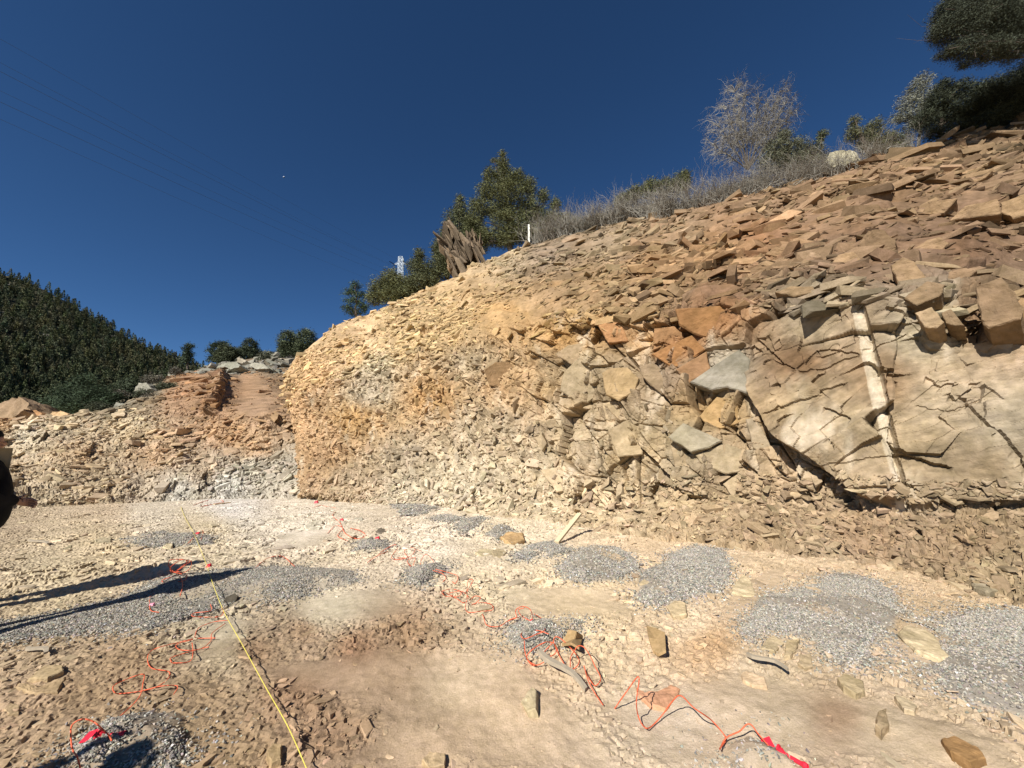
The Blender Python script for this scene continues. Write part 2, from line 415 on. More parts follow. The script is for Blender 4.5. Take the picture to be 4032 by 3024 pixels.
vr = np.abs(np.sin(S_*3.3+fbm(S_/1.5, T_/3, 6, 2)*2))
h3v, id3v, e3v = facets(S_, T_, 0.34, 33, 0.045, 0.45, 0.0, 0.12, 0.15, 0.6); h4v, id4v, e4v = facets(S_, T_, 0.15, 43, 0.022, 0.5, 0.0, 0.12, 0.1, 0.6)
disp += w_face*w_left*(h2*0.35 + h3v*0.9 + h4v*0.9 + 0.09*fbm(S_*2.4, T_*0.3, 66, 3))
h6, id6, e6 = facets(S_, T_, 0.9, 23, 0.12, 0.36, 0, 0.1, 0.5, 1.4)
disp += w_slope*smooth(smooth(h6*np.clip(0.45+rg*1.2, 0.2, 1.0), 5, 0), 2, 1)
disp += w_tal*(h3*0.35 + h4*0.6 + 0.10*fbm(S_*0.9, T_*0.9, 60, 4))
# joints and bedding cracks across the grey slab (photo positions, real depth)
CR = [([(3024,1650),(3170,1593),(3360,1523)], 7, .06), ([(3265,1618),(3320,1640),(3379,1669)], 9, .08), ([(3518,1783),(3640,1820),(3746,1853)], 13, .14),
      ([(3550,1897),(3640,1950),(3760,1962),(3930,1890)], 7, .06), ([(3740,1561),(3800,1610),(3898,1720),(4032,1910)], 9, .09), ([(3455,1479),(3543,1504)], 9, .09),
      ([(3259,1853),(3380,1840),(3518,1821)], 5, .04), ([(3060,1430),(3150,1470),(3225,1395),(3330,1400),(3400,1420)], 8, .06), ([(3130,1480),(3260,1470),(3400,1420)],6,.05),
      ([(3440,1400),(3500,1370),(3570,1330)], 5, .05), ([(3640,1500),(3700,1530),(3860,1520)], 7, .06), ([(3280,1235),(3320,1240),(3330,1290)], 7, .08),
      ([(3040,1340),(3070,1400),(3060,1450)], 7, .09), ([(2990,1340),(3030,1380),(3110,1450)], 8, .10), ([(3600,1600),(3720,1640),(3900,1560)], 4, .03), ([(3300,1750),(3330,1790)],7,.07)]
for pl, wpx, dep in CR:
    for a, b in zip(pl[:-1], pl[1:]):
        xq = px+4*fbm(px/18, py/18, 91, 2); yq = py+9*fbm(px/30, py/30, 92, 3); d, t = segdist(xq, yq, a, b)
        sg = ((b[0]-a[0])*(yq-a[1])-(b[1]-a[1])*(xq-a[0]))/math.hypot(b[0]-a[0], b[1]-a[1])
        inside = (t > 0.001) & (t < .999); W_ = wpx*4*(.45+1.1*np.clip(.5+fbm(xq/45, yq/45, 95, 2), 0, 1))
        disp -= dep*.75*np.clip(1-sg/W_, 0, 1)*(sg > 0)*inside*np.clip(1-np.abs(d-np.abs(sg))/3, 0, 1)*w_mass*sstep(0, .12, t+(a != pl[0]))*sstep(0, .12, 1-t+(b != pl[-1]))
# stepped ledges: rock above a joint stands proud
disp += w_mass*0.05*sstep(-25, 25, (py-1593)+(px-3170)*0.35-0)*0
# half-barrel drill traces
drill = np.zeros_like(px)
DR = [((3385,1190),(3562,2000),.105,.12), ((2930,1400),(2985,1860),.07,.07), ((2555,1220),(2570,1900),.06,.05), ((2320,1290),(2338,1960),.055,.045),
      ((1850,1330),(1862,1900),.05,.04), ((1718,1300),(1722,1880),.045,.04), ((1611,1300),(1606,1850),.045,.05), ((1529,1330),(1523,1830),.045,.05), ((1472,1330),(1466,1800),.04,.05), ((1434,1340),(1430,1780),.04,.05),
      ((1395,1350),(1385,1780),.04,.04), ((1355,1370),(1348,1760),.04,.04), ((1300,1420),(1290,1750),.04,.04), ((2090,1500),(2110,1920),.05,.03), ((1980,1560),(1992,1920),.05,.03)]
Yw = wall.P[..., 1]
for (ax, ay), (bx, by), rad, dep in DR:
    tt = np.clip((py-ay)/(by-ay), 0, 1); lx = ax+(bx-ax)*tt + 3*fbm(py/40, py*0, 13, 2)
    dm = (px-lx)/FPX*Yw
    g = np.clip(1-(dm/rad)**2, 0, 1)**0.5*((py > ay-15) & (py < by+10))
    if rad > .1: g = np.clip((dm+rad)/(1.45*rad), 0, 1)*np.clip((rad-dm)/(.45*rad), 0, 1)*((py > ay-15) & (py < by+10))*(1+.5*fbm(py/30, px/30, 18, 2))
    brk = 1.0 if rad > .1 else sstep(-.25, .05, fbm(py/60+ax, py*0+ax, 19, 2))
    disp = disp - dep*g*brk*(1-w_tal); 
    if rad > .1:   # flatten relief around the big trace
        near = 1.5*np.clip(1-((dm+.15*rad)/(rad*1.0))**2, 0, 1)**.4*((py > ay-15) & (py < by+10)); drill = np.maximum(drill, near)
    else: drill = np.maximum(drill, 0.6*g*brk)
fade = sstep(0, 0.9, LEV)*(1-sstep(6.2, 7, LEV)*0.6)
wall.P += wall.N0*(disp*fade)[..., None]
wall.update_n()
WCOL = [(4000,600,(178,138,92)),(3700,700,(192,146,95)),(3300,800,(198,150,98)),(3000,850,(202,156,105)),(2700,950,(208,166,115)),(2400,960,(208,172,125)),(2150,1000,(185,155,120)),(2000,1020,(210,180,135)),
 (3000,950,(200,140,80)),(2800,1010,(208,150,85)),(2600,1060,(212,156,90)),(2350,1110,(208,162,100)),(2200,1150,(212,166,105)),(3400,1000,(172,128,85)),(3800,1000,(166,122,80)),(3900,1250,(166,130,90)),
 (3200,1300,(184,162,128)),(3600,1350,(184,166,134)),(3200,1600,(186,160,122)),(3700,1600,(182,160,126)),(3950,1700,(176,158,128)),(3400,1850,(192,166,128)),(3800,1900,(172,148,114)),(3150,1440,(140,108,74)),(3480,1500,(160,130,94)),(3420,1700,(186,162,124)),
 (2850,1250,(166,118,72)),(2700,1380,(166,118,70)),(2500,1300,(190,150,100)),(2450,1500,(186,160,120)),(2600,1500,(156,134,106)),(2850,1450,(165,152,130)),(2300,1450,(188,166,130)),(2250,1300,(202,157,95)),
 (2700,1750,(192,170,135)),(2500,1750,(196,172,132)),(2300,1750,(208,182,142)),(2850,1620,(190,158,110)),
 (2000,1250,(212,168,108)),(1800,1300,(208,172,120)),(1600,1350,(218,182,130)),(1400,1400,(222,182,130)),(1250,1500,(222,178,125)),(1180,1650,(228,184,132)),(1400,1650,(216,172,110)),(1700,1560,(206,162,104)),
 (1230,1800,(202,164,118)),(1300,1740,(212,172,124)),(1600,1800,(202,180,146)),(1900,1700,(206,182,146)),(2000,1500,(206,168,118)),(1800,1900,(228,208,172)),(2100,1900,(222,198,158)),(1400,1900,(204,178,142)),(1480,1450,(212,192,156)),(1450,1550,(210,190,156)),(1850,1430,(196,172,134)),
 (2400,2050,(216,188,145)),(2700,2050,(208,178,134)),(3000,2080,(192,162,122)),(3400,2120,(182,150,112)),(3800,2150,(176,146,108)),(3900,2300,(186,160,120)),(3300,2250,(196,170,132)),(2100,2000,(222,198,158)),(1600,1960,(226,206,172))]
GX_ = 3385+(3562-3385)*np.clip((py-1190)/810, 0, 1)+4*fbm(py/50, py*0, 14, 3)
wall.P += wall.N0*((.035*w_mass*(px > GX_+26)*np.clip(1-(px-GX_-26)/330, 0, 1)*sstep(1150, 1260, py))*fade)[..., None]; wall.update_n()
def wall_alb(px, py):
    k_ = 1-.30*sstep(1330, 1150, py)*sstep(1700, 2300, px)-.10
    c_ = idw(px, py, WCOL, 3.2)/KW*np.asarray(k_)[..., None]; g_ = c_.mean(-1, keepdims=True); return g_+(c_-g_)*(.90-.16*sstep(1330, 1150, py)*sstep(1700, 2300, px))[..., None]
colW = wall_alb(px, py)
mot = fbm(px/35, py/35, 16, 4)
tint = 1 + 0.35*mot + 0.30*(id1-0.5)*w_blk + 0.24*(id2-0.5)*(w_blk+w_slope*.5) + 0.12*(id3-0.5)*(w_left+w_slope*.6)*(1-w_mass) + 0.16*(mid1-0.5)*w_mass + 0.20*fbm(px/90, py/90, 15, 4)
rust = np.clip(fbm(S_/0.8, T_/0.8, 44, 4)*2.0, 0, 1)*(0.8-0.5*w_mass-.45*w_left)*(1-w_tal)
colW = colW*tint[..., None]*(1-rust[..., None]*np.array([0.02, 0.08, 0.20]))
strk = fbm(A_*1.6, B2_*11, 88, 5)+.7*fbm(A_*5, B2_*30, 89, 3)
colW = colW*(1+.30*strk*w_mass+.16*strk*(1-w_tal)*(1-w_mass))[..., None]
white = np.clip(fbm(S_/0.5, T_/0.9, 54, 4)*2.2-0.35, 0, 1)*w_face
pale = srgb((232, 214, 184))/KW
colW = colW*(1-0.55*white[..., None])+pale*0.55*white[..., None]
drill = np.clip(drill, 0, 1.5)
colW = colW*(1-0.60*drill[..., None])+pale*1.0*0.60*drill[..., None]
colW = np.clip(colW, 0.02, 0.75)
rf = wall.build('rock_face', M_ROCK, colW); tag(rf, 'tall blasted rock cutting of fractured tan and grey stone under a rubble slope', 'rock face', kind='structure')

# =================================================================== QUARRY FLOOR
GRAV = [
 [(1532,1965),(1570,1946),(1665,1977),(1734,2003),(1684,2015),(1608,2028),(1563,2009)],
 [(1690,2041),(1747,2022),(1823,2034),(1823,2053),(1747,2060)],
 [(1791,2066),(1886,2034),(1918,2041),(1886,2072),(1823,2104)],
 [(1918,2104),(1943,2072),(2013,2079),(2019,2098),(1950,2129)],
 [(2032,2212),(2076,2148),(2171,2126),(2241,2174),(2171,2199),(2133,2180),(2108,2186),(2076,2212)],
 [(2199,2240),(2237,2196),(2325,2145),(2439,2158),(2509,2202),(2503,2253),(2439,2291),(2313,2303),(2237,2291)],
 [(2503,2354),(2534,2246),(2629,2196),(2740,2150),(2841,2164),(2885,2246),(2822,2329),(2695,2354),(2620,2390),(2540,2400)],
 [(2917,2480),(2974,2366),(3138,2328),(3303,2271),(3423,2290),(3550,2354),(3543,2442),(3480,2531),(3486,2594),(3411,2651),(3316,2645),(3202,2544),(3075,2512),(2986,2544)],
 [(3695,2468),(3835,2417),(4300,2450),(4300,2900),(3911,2822),(3695,2734),(3683,2658),(3740,2582)],
 [(1996,2499),(2053,2474),(2212,2468),(2287,2480),(2186,2544),(2060,2588),(2003,2556)],
 [(1585,2291),(1610,2246),(1743,2221),(1756,2246),(1655,2316)],
 [(1395,2164),(1427,2126),(1522,2126),(1534,2158)],
 [(-200,2480),(0,2440),(190,2404),(443,2347),(633,2265),(950,2227),(1266,2227),(1400,2246),(1400,2291),(1171,2354),(950,2385),(760,2440),(600,2500),(316,2510),(0,2540),(-200,2560)],
 [(240,3060),(316,2936),(430,2860),(570,2829),(671,2873),(728,2923),(720,3060)],
 [(2872,2936),(2910,2915),(3000,2940),(3080,3000),(3120,3060),(2880,3060)],
 [(494,2120),(620,2095),(830,2110),(835,2145),(600,2145)],
]
def to_floor(pl): 
    a = np.array(pl, float); h = floor_hit(a[:, 0], a[:, 1]); return [tuple(v[:2]) for v in h]
GXY = [to_floor(g) for g in GRAV]
NR, NC = 760, 1250
yy = np.exp(np.linspace(math.log(0.9+2.0), math.log(26+2.0), NR))-2.0
uu = np.linspace(-1.45, 1.45, NC)
X = uu[:, None]*(yy[None, :]+2.6); Yg = np.ones((NC, 1))*yy[None, :]
fpx, fpy = proj(np.stack([X, Yg, zfloor(Yg)], -1)); fpx = np.clip(fpx, -3000, 7000); fpy = np.clip(fpy, 1000, 4500)
FCOL = [(2000,2100,(226,206,168)),(1700,2150,(226,208,175)),(1200,2050,(230,214,182)),(800,2100,(216,196,156)),(400,2150,(206,184,142)),(200,2250,(206,186,146)),(1300,2200,(216,196,160)),(1900,2300,(219,198,158)),(2300,2400,(223,197,152)),
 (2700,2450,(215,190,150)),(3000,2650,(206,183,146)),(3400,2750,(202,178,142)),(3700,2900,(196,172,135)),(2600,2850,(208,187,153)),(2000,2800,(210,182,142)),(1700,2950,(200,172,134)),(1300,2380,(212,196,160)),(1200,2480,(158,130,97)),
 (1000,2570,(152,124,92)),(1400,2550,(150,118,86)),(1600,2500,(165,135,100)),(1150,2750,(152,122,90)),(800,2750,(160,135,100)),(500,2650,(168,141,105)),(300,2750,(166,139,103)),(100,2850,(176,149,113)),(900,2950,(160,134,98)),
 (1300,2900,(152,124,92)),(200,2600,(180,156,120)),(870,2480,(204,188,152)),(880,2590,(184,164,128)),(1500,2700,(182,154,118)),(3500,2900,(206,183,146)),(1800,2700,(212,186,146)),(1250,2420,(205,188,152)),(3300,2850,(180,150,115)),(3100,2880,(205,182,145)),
 (400,2000,(205,182,145)),(900,1970,(222,212,190)),(600,2000,(216,200,168)),(0,2050,(190,168,132)),(3600,2350,(196,170,130)),(2600,2200,(218,190,148)),(3900,2380,(190,165,125)), (2800,2560,(200,165,120))]
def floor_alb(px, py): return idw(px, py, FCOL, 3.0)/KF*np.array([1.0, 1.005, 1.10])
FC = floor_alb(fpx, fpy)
rough_mask = np.clip(0.5+1.9*fbm(X/0.9, Yg/0.9, 101, 4), 0, 1)       # where stones lie
# smooth fine-dust sand mounds
DUST = [[(1000,2620),(1500,2560),(2000,2600),(2130,2760),(2400,2950),(2500,3060),(1250,3060),(1500,2900)], [(1180,2345),(1560,2330),(1620,2420),(1350,2440),(1180,2420)], [(2000,2330),(2400,2330),(2500,2420),(2250,2460),(2050,2440)],
        [(2350,2760),(2950,2690),(3500,2800),(4000,2950),(4000,3060),(2600,3060)], [(2980,2260),(3080,2240),(3120,2400),(2950,2400),(2900,2480),(2850,2440)], [(3480,2500),(3560,2440),(3720,2500),(3740,2600),(3640,2720),(3500,2600)], [(1100,2100),(1300,2080),(1250,2140),(1080,2160)], [(820,2420),(1000,2440),(900,2600),(740,2590)]]
dustw = np.zeros_like(X)
for dpl in DUST:
    q = to_floor(dpl); dd = polydist(X+0.12*fbm(X*2, Yg*2, 5, 3), Yg+0.12*fbm(X*2, Yg*2, 6, 3), q)
    dustw = np.maximum(dustw, sstep(-0.10, 0.12, dd))
rough_mask *= (1-0.88*dustw)
gravw = np.zeros_like(X); gh = np.zeros_like(X)
for q in GXY:
    dd = polydist(X+0.10*fbm(X*3, Yg*3, 15, 3), Yg+0.10*fbm(X*3, Yg*3, 16, 3), q)
    sc = max(0.25, math.sqrt(abs(sum(q[i][0]*q[(i+1)%len(q)][1]-q[(i+1)%len(q)][0]*q[i][1] for i in range(len(q))))/2)*0.5)
    gravw = np.maximum(gravw, sstep(-0.03, 0.04, dd)); gh = np.maximum(gh, 0.09*np.clip(dd/sc, 0, 1)**0.7)
z = zfloor(Yg) + 0.10*fbm(X/2.3, Yg/2.3, 111, 4) + gh
g1, gi1, _ = facets(X, Yg, 0.30, 121, 0.010, 0.10); g2, gi2, _ = facets(X, Yg, 0.11, 131, 0.006, 0.2); g3, gi3, _ = facets(X, Yg, 0.045, 141, 0.004, 0.3)
z += (1-dustw)*(1-gravw)*(g1*rough_mask + g2*(0.35+0.65*rough_mask) + g3*0.9) + 0.035*dustw*fbm(X*1.8, Yg*1.8, 151, 5)
z += 0.006*fbm(X*14, Yg*14, 161, 3)
FC = FC*(1+0.16*fbm(X/0.5, Yg/0.5, 171, 4)+0.16*(gi1-0.5)*rough_mask+0.16*(gi2-0.5)*(1-dustw))[..., None]
gravc = np.array([0.20, 0.205, 0.205])
gw_ = gravw*(.75-.55*sstep(-.05, .25, fbm(X/.45, Yg/.9, 407, 4))); gravc = gravc*np.array([1.1, 1.0, .86])
FC = FC*(1-gw_[..., None])+gravc*gw_[..., None]
idx = np.arange(NC*NR).reshape(NC, NR)
Ff = np.stack([idx[:-1, :-1], idx[1:, :-1], idx[1:, 1:], idx[:-1, 1:]], axis=2).reshape(-1, 4)
fl = mesh_obj('quarry_floor', np.stack([X, Yg, z], -1).reshape(-1, 3), Ff, M_SOIL, col=np.clip(FC, .02, .8).reshape(-1, 3))
tag(fl, 'dusty tan quarry floor of soil, broken stone and powder', 'ground', kind='structure')
def floor_z(x, y):
    j = np.clip(np.searchsorted(yy, y), 0, NR-1); i = np.clip(((x/(y+2.6)+1.45)/2.9*(NC-1)).astype(int), 0, NC-1)
    return z[i, j]
def floor_pt(px, py, h=0.0):
    q = floor_hit(np.asarray(px, float), np.asarray(py, float))
    zz = floor_z(q[..., 0], q[..., 1])
    d = ray(np.asarray(px, float), np.asarray(py, float))     # refine onto the real relief
    Yn = np.clip((zz+h-1.6)/np.minimum(d[..., 2], -0.02), 0.5, 30)
    q = CAMP+d*Yn[..., None]
    return q
# coarse ground sheet reaching the horizon
gx = np.sign(np.linspace(-1, 1, 121))*np.abs(np.linspace(-1, 1, 121))**2.5*900; GX, GY = np.meshgrid(gx, gx+20, indexing='ij')
GZ = zfloor(np.clip(GY, -5, 26))-0.07 - 0.35*np.clip((np.hypot(GX, GY-10)-30)/30, 0, 1)*np.clip(np.hypot(GX, GY-10)-30, 0, 60)*0.6
GZ = np.where((GY < 0.6), GZ+0.05, GZ)
n_ = len(gx); idx = np.arange(n_*n_).reshape(n_, n_)
Fg = np.stack([idx[:-1, :-1], idx[1:, :-1], idx[1:, 1:], idx[:-1, 1:]], axis=2).reshape(-1, 4)
gc = np.ones((n_*n_, 3))*srgb((190, 168, 130))/KF
far = np.clip((np.hypot(GX, GY)-60)/60, 0, 1).reshape(-1, 1); gc = gc*(1-far)+np.array([0.05, 0.055, 0.03])*far
go = mesh_obj('ground', np.stack([GX, GY, GZ], -1).reshape(-1, 3), Fg, M_SOIL, col=gc); tag(go, 'wide ground sheet around the quarry', 'ground', kind='structure')

# =================================================================== BACK BANK (left, far end of the bench)
B_ST = [  # px: toe(y), crest(y,Y), dip(y,Y), ridge(y,Y), top(y,Y)
 (-900, 2060, (1690,22), (1720,27), (1780,36), (1850,55)),
 (-400, 2030, (1660,24), (1690,29), (1740,38), (1800,56)),
 (0, 2005, (1640,26), (1668,31), (1700,42), (1740,58)),
 (200, 1995, (1640,26), (1655,31), (1680,42), (1700,58)),
 (400, 1985, (1632,26.5), (1632,32), (1630,43), (1680,60)),
 (560, 1978, (1606,27.5), (1565,33), (1535,43), (1600,60)),
 (690, 1975, (1590,28), (1530,34), (1480,45), (1500,60)),
 (800, 1970, (1580,28.5), (1510,35), (1468,46), (1450,60)),
 (870, 1968, (1600,27.5), (1540,33), (1468,45), (1428,60)),
 (950, 1965, (1620,27), (1560,33), (1478,46), (1412,60)),
 (1050, 1962, (1620,26.5), (1555,33), (1470,46), (1392,60)),
 (1150, 1962, (1640,27), (1580,33), (1480,46), (1392,60)),
 (1300, 1962, (1640,28), (1580,34), (1500,46), (1400,60)),
]
ctrl = []
for px_, toe, c1, c2, c3, c4 in B_ST:
    fh = floor_hit(np.array(float(px_)), np.array(float(toe)))
    my = toe*0.45+c1[0]*0.55
    ctrl.append([(px_, toe+14, fh[1]-.6), (px_, toe, fh[1]), (px_, my, (fh[1]+c1[1])/2), (px_, c1[0], c1[1]), (px_, c2[0], c2[1]), (px_, c3[0], c3[1]), (px_, c4[0], c4[1]), (px_, c4[0]+90, c4[1]+50)])
bank = Sheet(ctrl, 900, 420, kc=10, kr=5, cw=[300,300,200,200,160,130,110,70,80,100,100,100], rw=[15,170,190,70,80,80,40])
bp, bq, bs, bt = bank.px, bank.py, bank.s, bank.t
BLEV = bank.lev[None, :]*np.ones((bank.ncol, 1))
hb1, ib1, _ = facets(bs, bt, 1.6, 211, 0.18, 0.25, 0, .1, .2, 1.6); hb2, ib2, _ = facets(bs, bt, 0.6, 221, 0.10, 0.4, 0, .1, .2, 1.5); hb3, ib3, _ = facets(bs, bt, 0.25, 231, 0.05, 0.4)
road = np.clip(1-np.abs((bp-(985+(bq-1480)*0.18))/(38+(bq-1450)*0.35)), 0, 1)*(bq > 1440)*(bq < 1640)
road = np.clip(road*2.5, 0, 1)
rmk = np.clip(0.5+1.6*fbm(bs/2.5, bt/2.5, 240, 3), 0, 1)
nearb = 1-sstep(2.7, 3.2, BLEV)
dB = (0.35*fbm(bs/4, bt/4, 241, 4)+hb1*0.35*rmk+(hb2*(0.3+rmk*.7)*.5+hb3*.6)*(.15+.85*nearb))*(1-0.85*road)
# rubble windrow on the left of the haul road
ridge = np.clip(1-np.abs(bp-(865+(bq-1500)*-0.25))/30, 0, 1)*(bq > 1480)*(bq < 1640); dB += ridge*0.8
bank.P += bank.N0*(dB*sstep(0, 1.2, BLEV))[..., None]
bank.update_n()
BCOL = [(100,1700,(224,206,172)),(500,1690,(216,192,152)),(300,1800,(202,172,132)),(600,1800,(196,162,122)),(900,1700,(196,156,112)),(1000,1600,(178,142,106)),(950,1530,(178,138,98)),(980,1490,(184,144,104)),(850,1580,(160,122,86)),
 (1100,1850,(192,180,156)),(1000,1850,(188,178,156)),(900,1910,(208,200,182)),(700,1940,(210,200,178)),(200,1950,(196,174,138)),(450,1580,(128,118,96)),(600,1530,(138,126,100)),(1050,1440,(112,102,82)),(900,1440,(128,122,106)),(700,1560,(176,136,98)),(20,1640,(150,112,76)),(0,1660,(206,172,128)),
 (750,1500,(180,138,98)),(1130,1500,(150,120,86)),(1000,1750,(196,160,118)),(400,1900,(196,172,136)),(800,1860,(190,166,134)),(250,1720,(205,182,145)),(600,1900,(196,176,146))]
colB = idw(bp, bq, BCOL, 3.2)/(KF*1.12); colB = colB.mean(-1, keepdims=True)*.12+colB*.88
colB = colB*(1+0.25*(ib1-.5)*rmk+0.30*(ib2-.5)+0.2*fbm(bs, bt, 250, 3))[..., None]
bo = bank.build('rubble_bank', M_ROCK, np.clip(colB, .02, .75)); tag(bo, 'rubble bank and haul ramp at the far end of the quarry', 'bank', kind='structure')

# =================================================================== FAR HILL with pines
Hh = [(-900,900,(1600,150)),(-500,960,(1600,160)),(-200,1010,(1610,170)),(0,1075,(1640,180)),(200,1150,(1650,190)),(400,1275,(1650,200)),(600,1380,(1620,210)),(740,1440,(1600,220)),(850,1478,(1580,220)),(1000,1540,(1580,220)),(1300,1600,(1600,220))]
ctrl = [[(a, c[0]+250, c[1]*0.5), (a, c[0], c[1]), (a, b*0.5+c[0]*0.5, c[1]*1.2), (a, b, 290), (a, b+60, 420)] for a, b, c in Hh]
hill = Sheet(ctrl, 260, 160, kc=4, kr=3, rw=[60, 220, 220, 60])
hill.P += hill.N0*(3*fbm(hill.s/25, hill.t/25, 260, 4)+0.8*fbm(hill.s/6, hill.t/6, 261, 2))[..., None]
ch = np.array([0.050, 0.046, 0.026])*(1+0.8*fbm(hill.s/20, hill.t/20, 262, 4))[..., None]
rk = sstep(.32, .42, fbm(hill.s/9, hill.t/9, 263, 3))[..., None]; ch = ch*(1-rk)+np.array([.22, .20, .17])*rk
ho = hill.build('forest_hill', M_SOIL, np.clip(ch, .01, .4)); tag(ho, 'steep far hillside under dense pines', 'hill', kind='structure')
def pine_tpl(seed, n=300):
    r = np.random.default_rng(seed); V=[]; F=[]; C=[]
    wd = r.uniform(.17, .26); ph = r.uniform(0, 6.28, 5)
    for k in range(n):
        h = r.uniform(.12, 1)**0.9; a = r.uniform(0, 6.283)
        rad = wd*(1-h)**0.75*(1+.35*math.sin(3*a+ph[0]+h*9))*r.uniform(.35, 1)+.012
        c = np.array([math.cos(a)*rad, math.sin(a)*rad, h]); sz = r.uniform(.018, .038)*(1.25-h*.5)
        d1 = np.array([math.cos(a), math.sin(a), r.uniform(-.4, .3)])*sz*1.3; d2 = r.normal(0, 1, 3)*sz*.75; b = len(V)
        V += [c-d1, c+d2, c+d1, c-d2]; F.append([b, b+1, b+2, b+3]); q = r.uniform(.65, 1.4); C += [np.array([.100, .112, .054])*q]*4
    return np.array(V), np.array(F), np.array(C)
PT = [pine_tpl(900+i) for i in range(7)]
def trunk_tpl(r0_, h): 
    a = np.arange(5)/5*6.283; V = np.concatenate([np.c_[np.cos(a)*r0_, np.sin(a)*r0_, a*0-.05], np.c_[np.cos(a)*r0_*.3, np.sin(a)*r0_*.3, a*0+h]])
    F = np.array([[i, (i+1)%5, 5+(i+1)%5, 5+i] for i in range(5)]); return V, F
pts = []
n_try = 0
while len(pts) < 3000 and n_try < 40000:
    n_try += 1
    i = rng.integers(0, hill.ncol); lv = rng.uniform(1.0, 3.02); j = int(np.argmin(np.abs(hill.lev-lv)))
    if not (-500 < hill.px[i, j] < 900): continue
    pts.append((i, j))
rec = []
for i, j in pts:
    p = hill.P[i, j]; p = p+np.array([rng.uniform(-1.5, 1.5), rng.uniform(-1.5, 1.5), -.3]); hgt = rng.uniform(6.0, 10.5)*(0.85 if p[1] > 270 else 1)
    rec.append((hgt/np.linalg.norm(p-CAMP), p, hgt, hill.px[i, j]))
rec.sort(key=lambda a: -a[0]*(1 if a[3] > -20 else .1))
pm = []
for k, (V, F, C) in enumerate(PT):
    me_o = mesh_obj('crown', V, F, M_LEAF, col=C); me = me_o.data; bpy.data.objects.remove(me_o); pm.append(me)
tv, tf_ = trunk_tpl(.018, .75); me_o = mesh_obj('trunk', tv, tf_, M_BARK); ptk = me_o.data; bpy.data.objects.remove(me_o)
Vs=[]; Fs=[]; Cs=[]; off = 0
for n, (_, p, hgt, ppx) in enumerate(rec):
    if n < 300:
        e = empty('pine_tree', p, 'dark green pine among the dense pines on the far hill', 'tree', 'pines on the far hill')
        e.scale = (hgt*rng.uniform(.85, 1.3),)*2+(hgt,); e.rotation_euler = (0, 0, rng.uniform(0, 6.28))
        c = bpy.data.objects.new('crown', pm[n % 7]); link(c, e); t = bpy.data.objects.new('trunk', ptk); link(t, e)
    else:
        V, F, C = PT[n % 7]; a = rng.uniform(0, 6.28); Rz = np.array([[math.cos(a), -math.sin(a), 0], [math.sin(a), math.cos(a), 0], [0, 0, 1]])
        W = (V@Rz.T)*np.array([hgt*1.05, hgt*1.05, hgt])+p; Vs.append(W); Fs.append(F+off); Cs.append(C*rng.uniform(.75, 1.3)*np.array([rng.uniform(.9, 1.25), 1, rng.uniform(.8, 1.2)])); off += len(V)
fo = mesh_obj('forest', np.concatenate(Vs), np.concatenate(Fs), M_LEAF, col=np.concatenate(Cs)); tag(fo, 'mass of dark pines covering the rest of the far hill', 'forest', kind='stuff')

# =================================================================== SCATTERED STONE
def sheet_scatter(sh, n, lo, hi, mask=None, power=1.0):
    P=[]; N=[]; A=[]; B=[]
    m = (sh.lev >= lo) & (sh.lev <= hi); js = np.where(m)[0]
    i = rng.integers(0, sh.ncol, n); j = js[rng.integers(0, len(js), n)]
    keep = np.ones(n, bool)
    if mask is not None: keep = rng.uniform(0, 1, n) < mask[i, j]
    keep &= (sh.px[i, j] > -900) & (sh.px[i, j] < 5400)
    i = i[keep]; j = j[keep]
    return sh.P[i, j], sh.N[i, j], sh.px[i, j], sh.py[i, j]
def up_mix(N, k): 
    n = N*(1-k)+np.array([0, 0, 1.0])*k; return n/np.linalg.norm(n, axis=1, keepdims=True)
def sizes(n, a, b, pw=2.6):   # power law between a and b
    u = rng.uniform(0, 1, n); e = 1-pw
    return (a**e+u*(b**e-a**e))**(1/e)
def el(n): return np.stack([rng.uniform(.9, 1.5, n), rng.uniform(.7, 1.05, n), rng.uniform(.7, 1.2, n)], 1)
stones = []          # (zone, p, R, s, c)
def zone(name, p, nrm, sz, col, tilt, strike=None, sink=0.25, cv=.16):
    n = len(p); Rm = rand_frames(nrm, np.full(n, tilt), strike); e = el(n)
    sink = -sink; col = col*np.clip(rng.normal(1, cv, (n, 1)), .35, 1.6)*(1+rng.normal(0, .018, (n, 3)))
    if name == 'floor': e[:, 2] *= .75
    stones.append((name, p-nrm*(sz*sink*.3)[:, None], Rm, sz[:, None]*e, np.clip(col, .02, .8)))
strike = np.array([0.75, -0.45, 0.38]); strike /= np.linalg.norm(strike)
smask = np.clip(0.45+1.5*fbm(S_/3, T_/3, 301, 3), 0.08, 1)
p, n, a, b = sheet_scatter(wall, 56000, 3.85, 6.15, smask)
s = sizes(len(p), .0050, .040, 2.75)*p[:, 1]*(12/p[:, 1])**.35*(.42+.58*sstep(1900, 2700, a-(b-1000)*.5)); zone('slope', p, up_mix(n, .6), s, wall_alb(a, b)*np.array([1.10, 1.14, 1.10]), .34, strike, .1, .26)
p, n, a, b = sheet_scatter(wall, 9000, 1.1, 2.25)
s = sizes(len(p), .022, .15, 2.7)*np.clip(p[:, 1]/8, .6, 1.4); zone('talus', p, up_mix(n, .6), s, wall_alb(a, b)*1.03, .35)
p, n, a, b = sheet_scatter(wall, 7000, 2.2, 4.0, w_face*w_left)
s = sizes(len(p), .05, .22, 2.8); zone('face', p, n, s, wall_alb(a, b), .5, None, 0.0)
p, n, a, b = sheet_scatter(wall, 2600, 2.1, 4.0, w_blk*np.clip(.5-e2*1.2, 0, 1))
s = sizes(len(p), .035, .16, 2.7); zone('face', p, n, s, wall_alb(a, b), .5, None, 0.0)
